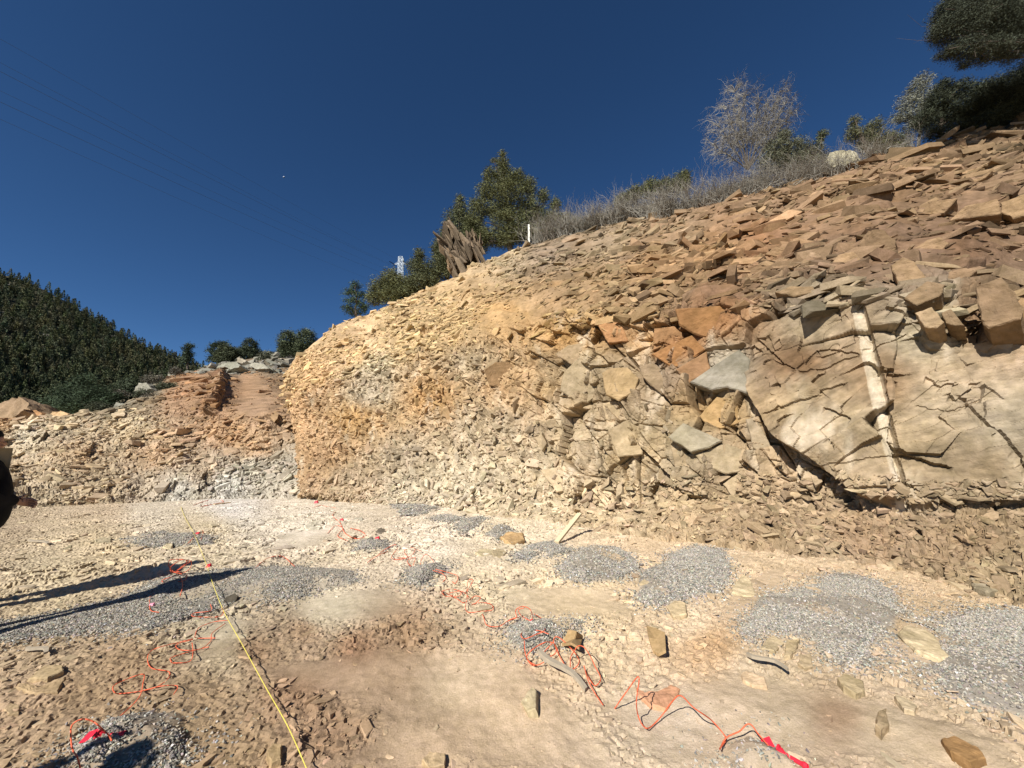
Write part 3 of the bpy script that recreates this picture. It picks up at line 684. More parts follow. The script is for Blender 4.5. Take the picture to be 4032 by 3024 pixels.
bm_ = np.clip((0.4+1.3*fbm(bs/3, bt/3, 302, 3)), 0.12, 1)*(1-.9*road)+ridge
p, n, a, b = sheet_scatter(bank, 24000, 0.9, 5.2, bm_)
s = sizes(len(p), .06, .45, 3.0)*np.clip(p[:, 1]/26, .75, 1.5); zone('bank', p, up_mix(n, .6), s, idw(a, b, BCOL, 3.2)/KF*np.array([.98, .98, 1.0]), .25)
p, n, a, b = sheet_scatter(bank, 1800, 5.0, 6.0, (bq > 1400)*1.0)
s = sizes(len(p), .15, .9, 2.4); zone('bank', p, up_mix(n, .6), s, np.ones((len(p), 3))*srgb((150, 144, 128))/KF, .25)
# floor
def floor_scatter(n, ymin, ymax, a, b, pw, clump, gy=1.0):
    y = ymin+(ymax-ymin)*rng.uniform(0, 1, n)**gy; x = rng.uniform(-1.5, 1.5, n)*(y+.5)
    i = np.clip(((x/(y+2.6)+1.45)/2.9*(NC-1)).astype(int), 0, NC-1); j = np.clip(np.searchsorted(yy, y), 0, NR-1)
    pr = np.clip(rough_mask[i, j]*clump+(1-clump)*.35, 0, 1)*(1-.93*gravw[i, j])*(1-.85*dustw[i, j])
    k = rng.uniform(0, 1, n) < pr
    x, y, i, j = x[k], y[k], i[k], j[k]; p = np.stack([x, y, z[i, j]], 1)
    a_, b_ = proj(p); nn = np.tile([0, 0, 1.0], (len(p), 1))
    c = floor_alb(a_, b_)*1.03
    brown = (c[:, :1] < .30); c = np.where(brown, c*1.25, c)
    zone('floor', p, nn, sizes(len(p), a, b, pw), c, .16, None, -.3)
floor_scatter(52000, 1.3, 4.8, .0028, .010, 2.2, .1, 1.3)
floor_scatter(14000, 1.4, 5, .008, .03, 2.4, .8, 1.2)
floor_scatter(12000, 1.4, 9, .016, .05, 2.9, .85, 1.1)
floor_scatter(7500, 4, 20, .030, .12, 2.9, .8, 1.1)
# gravel mounds: thousands of small crushed stones, one object per mound
gcount = 0
GLAB = ['far grey gravel patch at the foot of the rock face, beside the thin plank', 'small grey gravel mound second along the toe of the rock face', 'grey gravel mound third along the toe of the rock face', 'small grey gravel mound just left of the flat tan boulder',
 'grey gravel mound under the lower end of the leaning plank', 'round grey gravel mound to the right of the leaning plank', 'wide grey gravel mound streaked with tan dust at mid right', 'large grey gravel fan with tan powder running through it', 'big coarse gravel pile running out of the right edge of the photo',
 'small gravel mound under the orange coil and the brown paper flap', 'blue-grey gravel patch in the middle of the floor with orange cord', 'small distant gravel mound with a red cap on it', 'long grey gravel band crossed by the two long shadows', 'gravel pile in the bottom left corner with the red connector', 'gravel patch at the bottom edge beside the red connector and tag', 'faint thin gravel patch under the yellow line in the distance']
for gi, (q, lab) in enumerate(zip(GXY, GLAB)):
    qa = np.array(q); x0, y0 = qa.min(0); x1, y1 = qa.max(0); y0 = max(y0, 1.3)
    area = (x1-x0+.4)*(y1-y0+.4); ym = (y0+y1)/2
    gs = max(.0078, ym/385*0.78)
    n = int(min(90000, area/(gs*gs*.9)))
    xx = rng.uniform(x0-.2, x1+.2, n); y_ = rng.uniform(max(1.0, y0-.2), y1+.2, n)
    dd = polydist(xx+0.10*fbm(xx*3, y_*3, 15, 3), y_+0.10*fbm(xx*3, y_*3, 16, 3), q)
    thin = sstep(.0, .30, fbm(xx/.45+.6*y_, y_/.9, 400+gi, 4)+.0)
    keep = (dd > .04-rng.exponential(.07, n)) & (rng.uniform(0, 1, n) > thin*.9)
    xx, y_ = xx[keep], y_[keep]; n = len(xx)
    if n < 5: continue
    pz = floor_z(xx, y_); s = gs*rng.uniform(.65, 1.35, n)
    v = rng.lognormal(-1.42, .38, (n, 1)); c = v*np.array([1.12, 1.02, .86])*(1+rng.normal(0, .05, (n, 3))); c = np.where(rng.uniform(0, 1, (n, 1)) < .22, np.array([.42, .36, .27]), c)
    Rm = rand_frames(np.tile([0, 0, 1.0], (n, 1)), np.full(n, .5))
    o = frag_mesh('gravel', np.stack([xx, y_, pz+s*.3], 1), Rm, s[:, None]*el(n), np.clip(c, .03, .6), M_GRAV, TPG, .05)
    tag(o, lab, 'gravel', kind='stuff')
# biggest stones become things of their own
ZL = {'slope': ('angular tan stone lying in the rubble slope above the rock face', 'stones on the rubble slope'), 'talus': ('angular stone in the debris apron at the foot of the rock face', 'stones in the debris apron'),
      'face': ('broken stone wedged in the rock face', 'stones in the rock face'), 'bank': ('stone lying on the distant rubble bank', 'stones on the rubble bank'), 'floor': ('small angular stone scattered on the quarry floor', 'stones scattered on the floor')}
quota = {'slope': 75, 'talus': 30, 'face': 0, 'bank': 35, 'floor': 75}
for zn in ZL:
    parts = [s for s in stones if s[0] == zn]
    p = np.concatenate([s[1] for s in parts]); Rm = np.concatenate([s[2] for s in parts]); sc = np.concatenate([s[3] for s in parts]); c = np.concatenate([s[4] for s in parts])
    ang = sc.max(1)/np.linalg.norm(p-CAMP, axis=1); a_, b_ = proj(p); inside = (a_ > 0) & (a_ < 4032) & (b_ > 0) & (b_ < 3024)
    order = np.argsort(-ang*inside); q = quota[zn]; big = order[:q]; rest = order[q:]
    for i in big:
        V, F = TPL[rng.integers(0, len(TPL))]; W = (V*sc[i])@Rm[i].T+p[i]
        o = mesh_obj('stone', W, F, M_FRAG, col=np.clip(c[i]*(1+rng.normal(0, .06, (len(V), 1))), .02, .8), origin=p[i]); tag(o, ZL[zn][0], 'stone', ZL[zn][1])
    o = frag_mesh({'slope': 'slope_rubble', 'talus': 'debris_apron', 'face': 'face_rubble', 'bank': 'bank_rubble', 'floor': 'stone_chips'}[zn], p[rest], Rm[rest], sc[rest], c[rest], M_FRAG)
    tag(o, {'slope': 'loose tan rubble covering the slope above the face', 'talus': 'fine broken debris piled along the foot of the face', 'face': 'small loose fragments caught on the broken face', 'bank': 'small rubble covering the distant bank', 'floor': 'fine stone chips strewn over the floor'}[zn], 'rubble', kind='stuff')

# =================================================================== TRACED ROCKS
def slab(name, label, cat, poly, surf, off, thick, tilt=(0, 0, 0), col=(190, 160, 120), grp=None, rgh=.02, mat=None, taper=.86, cuts=3, h=None):
    poly = np.array(poly, float); c = poly.mean(0)
    if surf == 'wall': P0, n = wall.at(c[0], c[1])
    elif surf == 'bank': P0, n = bank.at(c[0], c[1])
    else: P0 = floor_pt(c[0], c[1]); n = np.array([0, 0, 1.0])
    if surf == 'wall': off = off*.38; tilt = np.array(tilt)*.35
    P0 = P0+n*off
    if name == 'boulder':
        P0 = wall.at(c[0], poly[:, 1].max()-6)[0]; tc = CAMP-P0; tc /= np.linalg.norm(tc); rs_ = np.hypot(*(poly-c).T).mean()/FPX*P0[1]; n = tc; P0 = P0+tc*(.35+.9*rs_); thick = max(thick, np.hypot(*(poly-c).T).mean()/FPX*P0[1]*1.3); tilt = np.array([0, 0, .35])+np.array(tilt)*.6
    elif surf == 'wall':
        tc = CAMP-P0; tc /= np.linalg.norm(tc); n = .42*n+.58*tc; n /= np.linalg.norm(n); P0 = P0+tc*np.hypot(*(poly-c).T).mean()/FPX*P0[1]*(.60 if name == 'boulder' else .10)
    N = n+np.array(tilt, float); N /= np.linalg.norm(N)
    d = ray(poly[:, 0], poly[:, 1]); t = ((P0-CAMP)@N)/(d@N); Fr = CAMP+d*t[:, None]
    ce = Fr.mean(0); Bk = ce+(Fr-ce)*taper-N*thick
    if surf == 'wall': Bk = Bk+np.array([0, 0, -.10*thick])
    if name == 'boulder': Bk = Bk+np.array([0, 0, -.22*thick])
    bm = bmesh.new(); k = len(poly)
    fv = [bm.verts.new(v) for v in Fr]; bv = [bm.verts.new(v) for v in Bk]
    bm.faces.new(fv); bm.faces.new(bv[::-1])
    for i in range(k): bm.faces.new((fv[i], bv[i], bv[(i+1) % k], fv[(i+1) % k]))
    bmesh.ops.recalc_face_normals(bm, faces=bm.faces)
    size = float(np.linalg.norm(Fr-ce, axis=1).mean())
    fe = [e for e in bm.edges if e.verts[0] in fv and e.verts[1] in fv]
    bmesh.ops.bevel(bm, geom=fe, offset=min(.05*size, thick*.3), segments=1, affect='EDGES')
    bmesh.ops.triangulate(bm, faces=bm.faces)
    bmesh.ops.subdivide_edges(bm, edges=[e for e in bm.edges if e.calc_length() > size*.35], cuts=2, use_grid_fill=True)
    bmesh.ops.triangulate(bm, faces=bm.faces)
    bmesh.ops.subdivide_edges(bm, edges=bm.edges, cuts=cuts-1, use_grid_fill=True)
    bmesh.ops.triangulate(bm, faces=bm.faces); bm.normal_update()
    sd_ = random.uniform(0, 99); Nv = Vector(N)
    for v in bm.verts:
        q = v.co/size
        cellv = mnoise.cell_vector(q*1.7+Vector((sd_, 0, 0)))
        w = mnoise.noise_vector(q*2.2+Vector((sd_, 0, 0)))*rgh*size*1.6+mnoise.noise_vector(q*7+Vector((0, sd_, 0)))*rgh*size*.7
        v.co += w + Nv*((cellv.x-.5)*rgh*size*1.3)
    V = np.array([v.co[:] for v in bm.verts]); bm.verts.index_update(); F = np.array([[v.index for v in f.verts] for f in bm.faces]); bm.free()
    K = KW if surf == 'wall' else KF
    cc = srgb(col)/K
    if surf == 'wall': cc = cc*.55+.45*wall_alb(np.array([c[0]]), np.array([c[1]]))[0]
    cc = cc*1.0; nz = fbm(V[:, 0]/size*1.5+V[:, 2]/size, V[:, 1]/size*1.5+V[:, 2]/size*2, int(sd_)+7, 4)
    C = cc*(1+.35*nz)[:, None]; 
    o = mesh_obj(name, V, F, mat or M_ROCK, col=np.clip(C, .02, .8), origin=ce)
    tag(o, label, cat, grp); return o
B = 'rock_block'
bl = [
 ('pale grey wedge block pointing left beside the big grey slab', [(2714,1504),(2911,1372),(2955,1416),(2948,1555),(2866,1523),(2803,1536)], .22, .5, (.05,0,.25), (164,156,136)),
 ('flat brown joint block at the left of the row of brown blocks', [(2562,1393),(2722,1318),(2780,1376),(2654,1452)], .16, .4, (-.1,0,.15), (176,128,80)),
 ('brown block directly below the flat brown joint block', [(2658,1456),(2782,1382),(2797,1460),(2713,1511)], .13, .35, (.1,0,0), (166,120,76)),
 ('rounded tan block beside the middle drill trace', [(2369,1469),(2400,1450),(2470,1444),(2516,1490),(2503,1536),(2436,1578),(2385,1556)], .20, .4, (0,0,.2), (196,162,112)),
 ('long tan block above the dark diagonal crack', [(2512,1444),(2570,1427),(2638,1477),(2722,1536),(2688,1561),(2604,1553),(2528,1486)], .14, .4, (0,0,.1), (172,146,110)),
 ('small brown block high in the face above the joint block', [(2575,1292),(2654,1284),(2700,1330),(2570,1380)], .10, .3, (.1,.1,0), (170,126,84)),
 ('rusty orange block at the head of the dark cleft', [(2352,1276),(2444,1267),(2475,1343),(2394,1351)], .12, .3, (-.1,0,.2), (190,132,84)),
 ('wide rust brown slab under the rubble slope', [(2654,1214),(2860,1200),(2965,1215),(2950,1262),(2835,1345),(2738,1316),(2671,1280)], .10, .3, (0,0,.2), (180,132,82)),
 ('pale grey diamond shaped block with dark gap under it', [(2629,1721),(2688,1662),(2845,1735),(2800,1758),(2722,1782)], .20, .3, (0,0,.35), (182,172,146)),
 ('squat tan block below the grey diamond block', [(2638,1750),(2722,1796),(2734,1860),(2663,1868)], .10, .3, (0,0,0), (186,160,124)),
 ('cracked tan block right of the grey diamond block', [(2738,1792),(2850,1742),(2970,1790),(2968,1847),(2856,1866),(2765,1830)], .12, .3, (.1,0,.1), (188,168,132)),
 ('honey coloured block under the grey wedge block', [(2752,1637),(2822,1561),(2898,1575),(2918,1662),(2839,1690),(2780,1670)], .14, .3, (0,0,.1), (200,160,104)),
 ('grey brown block left of the pale drill trace', [(2184,1393),(2240,1358),(2312,1349),(2330,1402),(2251,1437)], .15, .35, (0,0,.2), (176,152,120)),
 ('cracked grey block split by the pale drill trace', [(2268,1416),(2352,1408),(2362,1553),(2302,1597),(2201,1540),(2215,1470)], .12, .3, (.1,0,.1), (182,160,124)),
 ('small pale block beneath the rounded tan block', [(2369,1588),(2430,1576),(2461,1620),(2394,1689)], .12, .3, (0,0,.1), (190,166,126)),
 ('low pale block above a black hollow near the floor', [(2125,1850),(2201,1838),(2290,1912),(2192,1940)], .14, .3, (0,0,.3), (210,182,142)),
 ('dark chocolate brown block in the yellow part of the face', [(1905,1455),(1950,1425),(2005,1425),(2042,1475),(2000,1528),(1925,1520)], .14, .4, (.2,0,-.1), (112,78,44)),
 ('long pale block fallen at the lower left of the grey slab', [(2846,1905),(2900,1868),(2975,1885),(2960,1945),(2890,1965)], .16, .3, (0,0,.3), (190,168,132)),
 ('grey shard leaning right of the honey coloured block', [(2935,1650),(2975,1640),(3040,1760),(3030,1800),(2965,1765)], .10, .3, (.3,0,0), (176,160,132)),
 ('tan block standing over a black gap in the middle of the face', [(2390,1690),(2470,1650),(2540,1700),(2530,1790),(2430,1800)], .10, .3, (0,0,.1), (196,170,130)),
]
for lab, pl, off, th, ti, c in bl:
    slab(B, lab, 'rock block', pl, 'wall', off, th*1.4, ti, c, 'blocks jointed in the rock face', rgh=.025)
bo_ = [
 ('split brown boulder high on the slope beside a dark hollow', [(3375,965),(3420,905),(3475,900),(3530,950),(3525,985),(3478,1005),(3410,985)], .28, .6, (-.3,0,.5)),
 ('brown wedge boulder lying point down on the slope', [(3585,985),(3650,945),(3700,930),(3738,958),(3690,1003),(3640,990)], .22, .45, (.2,0,.4)),
 ('tall tan boulder with a black shadow along its left side', [(3505,1045),(3560,1010),(3605,1030),(3650,1100),(3600,1135),(3545,1130)], .30, .6, (.35,0,.1)),
 ('flat ochre slab jutting out above the grey face', [(3558,1172),(3650,1105),(3718,1118),(3708,1158),(3610,1202)], .34, .3, (0,0,.9)),
 ('long thin ochre slab pointing up to the right', [(3708,1160),(3760,1120),(3842,1094),(3838,1112),(3760,1160),(3712,1172)], .34, .3, (0,0,.6)),
 ('light brown boulder leaning behind the long thin slab', [(3722,1118),(3735,1070),(3800,1052),(3848,1066),(3790,1110),(3740,1136)], .26, .5, (0,0,.4)),
 ('dark brown boulder tucked under the ochre slab', [(3602,1232),(3668,1208),(3718,1268),(3690,1292),(3640,1288)], .24, .5, (-.3,0,-.2)),
 ('dark rounded boulder next to the great shadowed boulder', [(3706,1232),(3745,1215),(3795,1280),(3760,1282),(3725,1272)], .24, .5, (-.3,0,-.1)),
 ('great tan and grey boulder at the right edge in front of a black hollow', [(3838,1130),(3945,1085),(3995,1150),(4026,1205),(4020,1255),(3890,1292),(3862,1260)], .45, .9, (.1,0,.1)),
 ('pale boulder on the slope left of the split brown boulder', [(3270,1040),(3300,1000),(3365,990),(3395,1030),(3385,1045),(3320,1048)], .25, .5, (-.2,0,.5)),
 ('large pale tilted slab high on the right slope', [(3735,870),(3800,810),(3930,782),(3942,842),(3800,858)], .30, .3, (0,0,.6)),
 ('broad slab leaving the photo at the right edge', [(3940,835),(3938,800),(4060,750),(4120,770),(4100,830),(3990,862)], .30, .35, (0,0,.5)),
 ('dark brown cube of rock left of the pale tilted slab', [(3630,845),(3655,792),(3770,780),(3715,842)], .25, .5, (-.4,0,-.2)),
 ('thin dark edged slab near the skyline on the right', [(3748,727),(3850,700),(3910,672),(3880,700),(3790,738)], .25, .25, (0,0,.6)),
 ('boulder standing on edge near the top of the rubble slope', [(3780,635),(3800,600),(3882,585),(3900,605),(3830,640)], .3, .4, (-.2,0,.4)),
 ('flat brown slab in the middle of the rubble slope', [(2720,1090),(2790,1062),(2880,1075),(2840,1100),(2760,1108)], .20, .3, (0,0,.5)),
 ('dark fronted slab left of the grey face top', [(2945,1085),(2960,1055),(3050,1040),(3095,1065),(3030,1098)], .22, .4, (-.2,0,.3)),
 ('tan slab lying against the top of the brown joint slab', [(3050,1150),(3110,1128),(3200,1125),(3215,1150),(3130,1165)], .20, .25, (0,0,.6)),
 ('thick slab on the slope right of the flat brown slab', [(3010,1000),(3060,965),(3120,975),(3150,1000),(3080,1015)], .22, .4, (-.2,0,.3)),
 ('small square boulder with a dark left face on the slope', [(3490,715),(3500,690),(3560,680),(3570,710),(3520,722)], .22, .35, (-.3,0,.2)),
]
for lab, pl, off, th, ti in bo_:
    c = np.array([176, 146, 108])*(1+rng.normal(0, .09)); slab('boulder', lab, 'boulder', pl, 'wall', off, th, ti, tuple(c), 'boulders on the slope', rgh=.04)
fr = [
 ('large grey boulder half buried at the right edge of the debris', [(3800,2262),(3860,2235),(3940,2240),(3975,2290),(3900,2330),(3830,2305)], .16, .3, (0,0,0), (178,162,132)),
 ('pale stone sitting on the lower end of the third gravel mound', [(2625,2385),(2660,2360),(2700,2375),(2705,2415),(2650,2425)], .09, .2, (0,0,0), (206,182,142)),
 ('long flat ledge of hardened dust beside the big coarse gravel pile', [(3530,2490),(3570,2455),(3680,2500),(3740,2590),(3690,2600),(3600,2560)], .07, .16, (0,0,0), (212,190,150)),
 ('dusty tan boulder in the powder left of the large gravel fan', [(2885,2300),(2925,2260),(2965,2290),(2975,2350),(2920,2345),(2880,2330)], .10, .25, (0,0,0), (214,192,152)),
 ('brown boulder half buried near the bottom right corner', [(3705,2905),(3760,2895),(3850,2940),(3880,2980),(3820,2998),(3740,2955)], .06, .2, (0,0,0), (166,128,84)),
 ('dark grey stone standing on edge against the yellow line', [(872,2378),(890,2350),(925,2335),(938,2345),(925,2372),(895,2385)], .10, .10, (.2,-.8,0), (92,84,70)),
 ('flat tan boulder beside the gravel at the foot of the face', [(1965,2110),(2000,2095),(2060,2098),(2065,2125),(2010,2142)], .16, .25, (0,0,0), (200,164,116)),
 ('grey stone right of the flat tan boulder', [(1870,2175),(1900,2158),(1945,2165),(1940,2185),(1895,2190)], .10, .2, (0,0,0), (196,178,140)),
 ('grey shadowed stone right of the grey stone by the boulder', [(1935,2172),(1960,2155),(1995,2170),(1980,2190),(1945,2190)], .10, .2, (0,0,0), (190,170,134)),
 ('small dark stone standing upright on the pale dust', [(1583,2118),(1578,2090),(1590,2088),(1593,2118)], .05, .08, (0,-1.5,0), (70,60,46)),
 ('rounded grey stone at the edge of the pale dust', [(1478,2092),(1500,2075),(1520,2090),(1500,2102)], .10, .15, (0,0,0), (120,108,92)),
 ('pale sloping slab with a black gap at its right side in the foreground', [(2050,2760),(2095,2700),(2112,2715),(2108,2790),(2075,2800)], .07, .13, (-.3,0,0), (204,184,146)),
 ('stone with orange paint under the orange cord', [(2500,2700),(2540,2725),(2600,2712),(2640,2690),(2680,2712),(2660,2745),(2620,2788),(2560,2770),(2520,2740)], .04, .06, (0,0,0), (214,160,122)),
 ('broken tan slab in the row of stones below the gravel fan', [(3295,2665),(3330,2650),(3400,2680),(3405,2715),(3370,2728),(3320,2700)], .07, .12, (.1,0,0), (192,170,132)),
 ('pale flat stone with a dark crack left of it below the gravel fan', [(3520,2735),(3560,2738),(3610,2775),(3600,2800),(3560,2790)], .07, .1, (.1,0,0), (204,182,146)),
 ('blocky stone second in the row below the gravel fan', [(3085,2580),(3095,2520),(3145,2510),(3140,2545),(3110,2580)], .07, .12, (0,0,0), (200,176,136)),
 ('light stone first in the row below the gravel fan', [(2995,2550),(3020,2510),(3060,2505),(3085,2530),(3050,2562)], .07, .12, (0,0,0), (202,180,142)),
 ('tall narrow stone third in the row below the gravel fan', [(3140,2610),(3150,2575),(3190,2570),(3200,2620),(3170,2630)], .06, .12, (0,0,0), (196,172,134)),
 ('upright shard below the row of stones', [(3450,2850),(3455,2800),(3490,2790),(3500,2850),(3470,2868)], .06, .08, (.2,0,0), (180,156,120)),
 ('pink tan stone half sunk in the dust right of the orange cord', [(2918,2650),(2940,2640),(3010,2665),(3020,2700),(2960,2695),(2925,2675)], .05, .1, (0,0,0), (214,184,146)),
 ('long tan rock slab at the left edge of the floor', [(110,2670),(170,2620),(245,2615),(250,2640),(190,2668)], .06, .1, (0,0,0), (182,158,120)),
 ('flat slab behind the long tan slab at the left', [(60,2705),(80,2680),(150,2700),(260,2660),(230,2720),(130,2730)], .04, .1, (0,0,0), (176,150,114)),
 ('squat stone below the slabs at the left edge', [(15,2790),(40,2765),(80,2775),(75,2805),(35,2812)], .05, .1, (0,0,0), (170,146,110)),
 ('stone at the bottom beside the yellow line', [(1050,2960),(1075,2925),(1110,2930),(1105,2990),(1070,3000)], .05, .09, (0,0,0), (172,146,108)),
 ('half buried stone at the bottom centre edge', [(1660,2990),(1690,2960),(1755,2965),(1750,3010),(1690,3020)], .06, .1, (0,0,0), (188,162,124)),
 ('grey boulder on the dust near the far left shadow', [(370,2125),(395,2112),(440,2115),(440,2135),(385,2140)], .10, .15, (0,0,0), (180,164,132)),
 ('pale stone left of the yellow line in the mid distance', [(640,2150),(662,2138),(682,2142),(675,2158),(650,2160)], .08, .1, (0,0,0), (206,188,150)),
 ('flat pale slab among the grey stones in the far middle', [(1195,2075),(1240,2045),(1275,2050),(1262,2085),(1215,2092)], .12, .2, (0,0,0), (212,200,174)),
 ('grey slab second among the stones in the far middle', [(1380,2052),(1400,2036),(1430,2042),(1425,2055)], .12, .2, (0,0,0), (188,178,156)),
 ('large pale boulder at the left foot of the rock face', [(1260,1965),(1270,1935),(1310,1925),(1340,1945),(1335,1968),(1290,1975)], .5, .6, (0,-.6,0), (200,176,142)),
 ('boulder at the far left foot of the rock face', [(1205,1965),(1225,1950),(1250,1955),(1255,1975),(1220,1978)], .3, .5, (0,-.6,0), (206,188,156)),
 ('grey rock leaning beside the far gravel patch', [(1460,1985),(1480,1960),(1515,1965),(1505,1988),(1475,1998)], .25, .4, (0,-.3,0), (186,172,142)),
]
for lab, pl, off, th, ti, c in fr:
    slab('rock', lab, 'rock', pl, 'floor', off*.4, th, ti, c, None, rgh=.035, mat=M_FRAG, taper=1.05)
# thin layered sheets that look like brown paper
def sheetrock(lab, pl, hts, c):
    pts = np.array([floor_pt(a, b, h) for (a, b), h in zip(pl, hts)]); ce = pts.mean(0); k = len(pl)
    V = np.concatenate([pts, pts-np.array([0, 0, .018])]); V = np.concatenate([V, [ce], [ce-np.array([0, 0, .018])]])
    F = []
    for i in range(k):
        j = (i+1) % k; F += [[2*k, i, j], [2*k+1, k+j, k+i], [i, k+i, k+j], [i, k+j, j]]
    C = np.tile(srgb(c)/KF, (len(V), 1))
    tag(mesh_obj('stone_slab', V, F, M_FRAG, col=C, origin=ce), lab, 'stone slab')
sheetrock('thin brown folded slab above the orange coil', [(2212,2535),(2238,2478),(2270,2485),(2295,2502),(2288,2525),(2280,2548),(2250,2530)], [.01,.05,.09,.04,.02,.06,.09], (190,158,112))
sheetrock('thin curved brown stone slab standing alone on the pale dust', [(2545,2462),(2585,2475),(2618,2490),(2622,2560),(2592,2575),(2570,2560),(2555,2510)], [.02,.05,.06,.06,.02,.02,.04], (190,158,112))

# skyline outcrops
def outcrop(lab, pl, Y, c, thick=1.0, cat='outcrop', rgh=.09, tilt=(0,0,0)):
    poly = np.array(pl, float); d = ray(poly[:, 0], poly[:, 1]); N = np.array([-.3, -.85, .4])+np.array(tilt); N /= np.linalg.norm(N); P0 = P3(poly[:, 0].mean(), poly[:, 1].mean(), Y)
    t = ((P0-CAMP)@N)/(d@N); Fr = CAMP+d*t[:, None]; ce = Fr.mean(0); size = np.linalg.norm(Fr-ce, axis=1).mean()
    k = len(pl); bm = bmesh.new(); f = [bm.verts.new(v) for v in Fr]; b_ = [bm.verts.new(ce+(v-ce)*.8-N*thick) for v in Fr]; m_ = [bm.verts.new(ce+(v-ce)*1.05-N*thick*.5) for v in Fr]
    bm.faces.new(f); bm.faces.new(b_[::-1])
    for i in range(k):
        j = (i+1) % k; bm.faces.new((f[i], m_[i], m_[j], f[j])); bm.faces.new((m_[i], b_[i], b_[j], m_[j]))
    bmesh.ops.recalc_face_normals(bm, faces=bm.faces); bmesh.ops.triangulate(bm, faces=bm.faces)
    for _ in range(3): bmesh.ops.subdivide_edges(bm, edges=[e for e in bm.edges if e.calc_length() > size*.12], cuts=1, use_grid_fill=True); bmesh.ops.triangulate(bm, faces=bm.faces)
    sx = random.uniform(0, 50)
    for v in bm.verts:
        q = v.co/size; lay = math.floor((q.z*1.0-q.x*.45+sx+mnoise.noise(q*1.5)*.4)*6); v.co += Vector((-.3, -.85, .3))*((((lay*7919) % 13)/13-.5)*rgh*size*2.2)+mnoise.noise_vector(q*4+Vector((sx, 0, 0)))*rgh*size*.6
    V = np.array([v.co[:] for v in bm.verts]); bm.verts.index_update(); F = np.array([[v.index for v in ff.verts] for ff in bm.faces]); bm.free()
    C = srgb(c)/KF*(1+.4*fbm(V[:, 0]/size*3, V[:, 2]/size*5, 3, 3))[:, None]
    tag(mesh_obj('rock_outcrop', V, F, M_ROCK, col=np.clip(C, .02, .8), origin=ce), lab, cat)
outcrop('grey layered outcrop on the skyline under the brush', [(2460,850),(2520,815),(2590,790),(2660,795),(2685,830),(2640,860),(2540,862)], 20.3, (170,160,134), 2)
outcrop('small pale outcrop at the left end of the skyline brush', [(2343,848),(2350,838),(2385,842),(2410,860),(2405,885),(2360,880)], 21, (180,170,146), 1.2)
outcrop('pale grey dome outcrop right of the brush on the skyline', [(3245,640),(3270,600),(3320,588),(3370,600),(3390,625),(3330,650),(3280,655)], 15.8, (182,172,142), 1.6)
outcrop('rounded tan outcrop below the pale dome outcrop', [(3335,680),(3350,650),(3420,622),(3465,632),(3470,655),(3400,672)], 15.2, (194,166,122), 1.2)
outcrop('low layered grey outcrop on the skyline near the dark trees', [(3560,625),(3620,590),(3700,575),(3740,590),(3690,615),(3600,640)], 14.9, (158,148,124), 1.2)
def shards(lab, a, b, wpx, n, Y, c):
    A = P3(a[0], a[1], Y); Bq = P3(b[0], b[1], Y); ax = A-Bq; L = np.linalg.norm(ax); ax /= L; t = rng.uniform(0, 1, n)**1.1; w = wpx/FPX*Y*(1-.55*t)
    sd_ = np.cross(ax, [0, 1, 0]); sd_ /= np.linalg.norm(sd_); p = Bq+ax*L*t[:, None]*.85+sd_*(rng.uniform(-.5, .5, n)*w)[:, None]+np.array([0, 1.0, 0])*rng.uniform(-.35, .35, n)[:, None]*w[:, None]
    x = ax+rng.normal(0, .13, (n, 3)); x /= np.linalg.norm(x, axis=1, keepdims=True); zz = sd_+np.array([0, -.4, .2])+rng.normal(0, .2, (n, 3)); y_ = np.cross(zz, x); y_ /= np.linalg.norm(y_, axis=1, keepdims=True); zz = np.cross(x, y_)
    s = np.stack([rng.uniform(.10, .26, n)*L, rng.uniform(.08, .16, n)*L, rng.uniform(.03, .08, n)*L], 1)
    o = frag_mesh('rock_outcrop', p, np.stack([x, y_, zz], 2), s, srgb(c)/KF*rng.uniform(.3, 1.25, (n, 1)), M_ROCK); tag(o, lab, 'rock slab')
shards('upended jagged slab with layered dark faces on the edge of the cutting', (1745,888), (1845,1060), 130, 70, 22.3, (140,122,100))
shards('smaller jagged slab right of the upended slab', (1850,905), (1885,1010), 80, 40, 22.5, (144,124,100))
shards('stubby dark stub of layered rock left of the upended slab base', (1755,985), (1790,1060), 50, 22, 22.0, (150,126,98))
outcrop('dark orange rock outcrop at the left edge beyond the bank', [(-60,1660),(-40,1590),(40,1580),(85,1560),(100,1590),(105,1620),(60,1650)], 27.5, (160,134,104), 3)
outcrop('brown ledge right of the dark orange outcrop', [(70,1655),(85,1625),(130,1610),(160,1625),(150,1650)], 27, (186,142,98), 2)
outcrop('tan rock with a flat top on the bank below the pines', [(180,1638),(205,1620),(240,1618),(272,1632),(250,1645)], 26.5, (208,174,130), 1.6)
outcrop('large flat topped pale boulder on the crest of the bank', [(462,1628),(468,1612),(535,1606),(545,1625),(530,1640),(480,1640)], 27.5, (220,190,150), 1.8, 'boulder', .03)
outcrop('grey outcrop in the scrub beyond the bank', [(530,1540),(545,1508),(580,1505),(592,1530),(570,1548)], 34.5, (160,154,136), 2)
outcrop('low grey outcrop beside the small juniper', [(440,1608),(460,1585),(500,1590),(540,1600),(520,1615)], 31.5, (150,146,130), 2)
outcrop('grey outcrop at the head of the ramp below the junipers', [(850,1450),(870,1430),(930,1425),(945,1440),(900,1455)], 47, (160,156,138), 2.5)
outcrop('second grey outcrop at the head of the ramp', [(985,1440),(1000,1428),(1035,1432),(1060,1450),(1010,1455)], 47, (166,160,142), 2)
outcrop('pointed grey rock standing between the two junipers', [(932,1425),(934,1408),(942,1408),(970,1420),(955,1432)], 52, (168,156,136), 1.5)

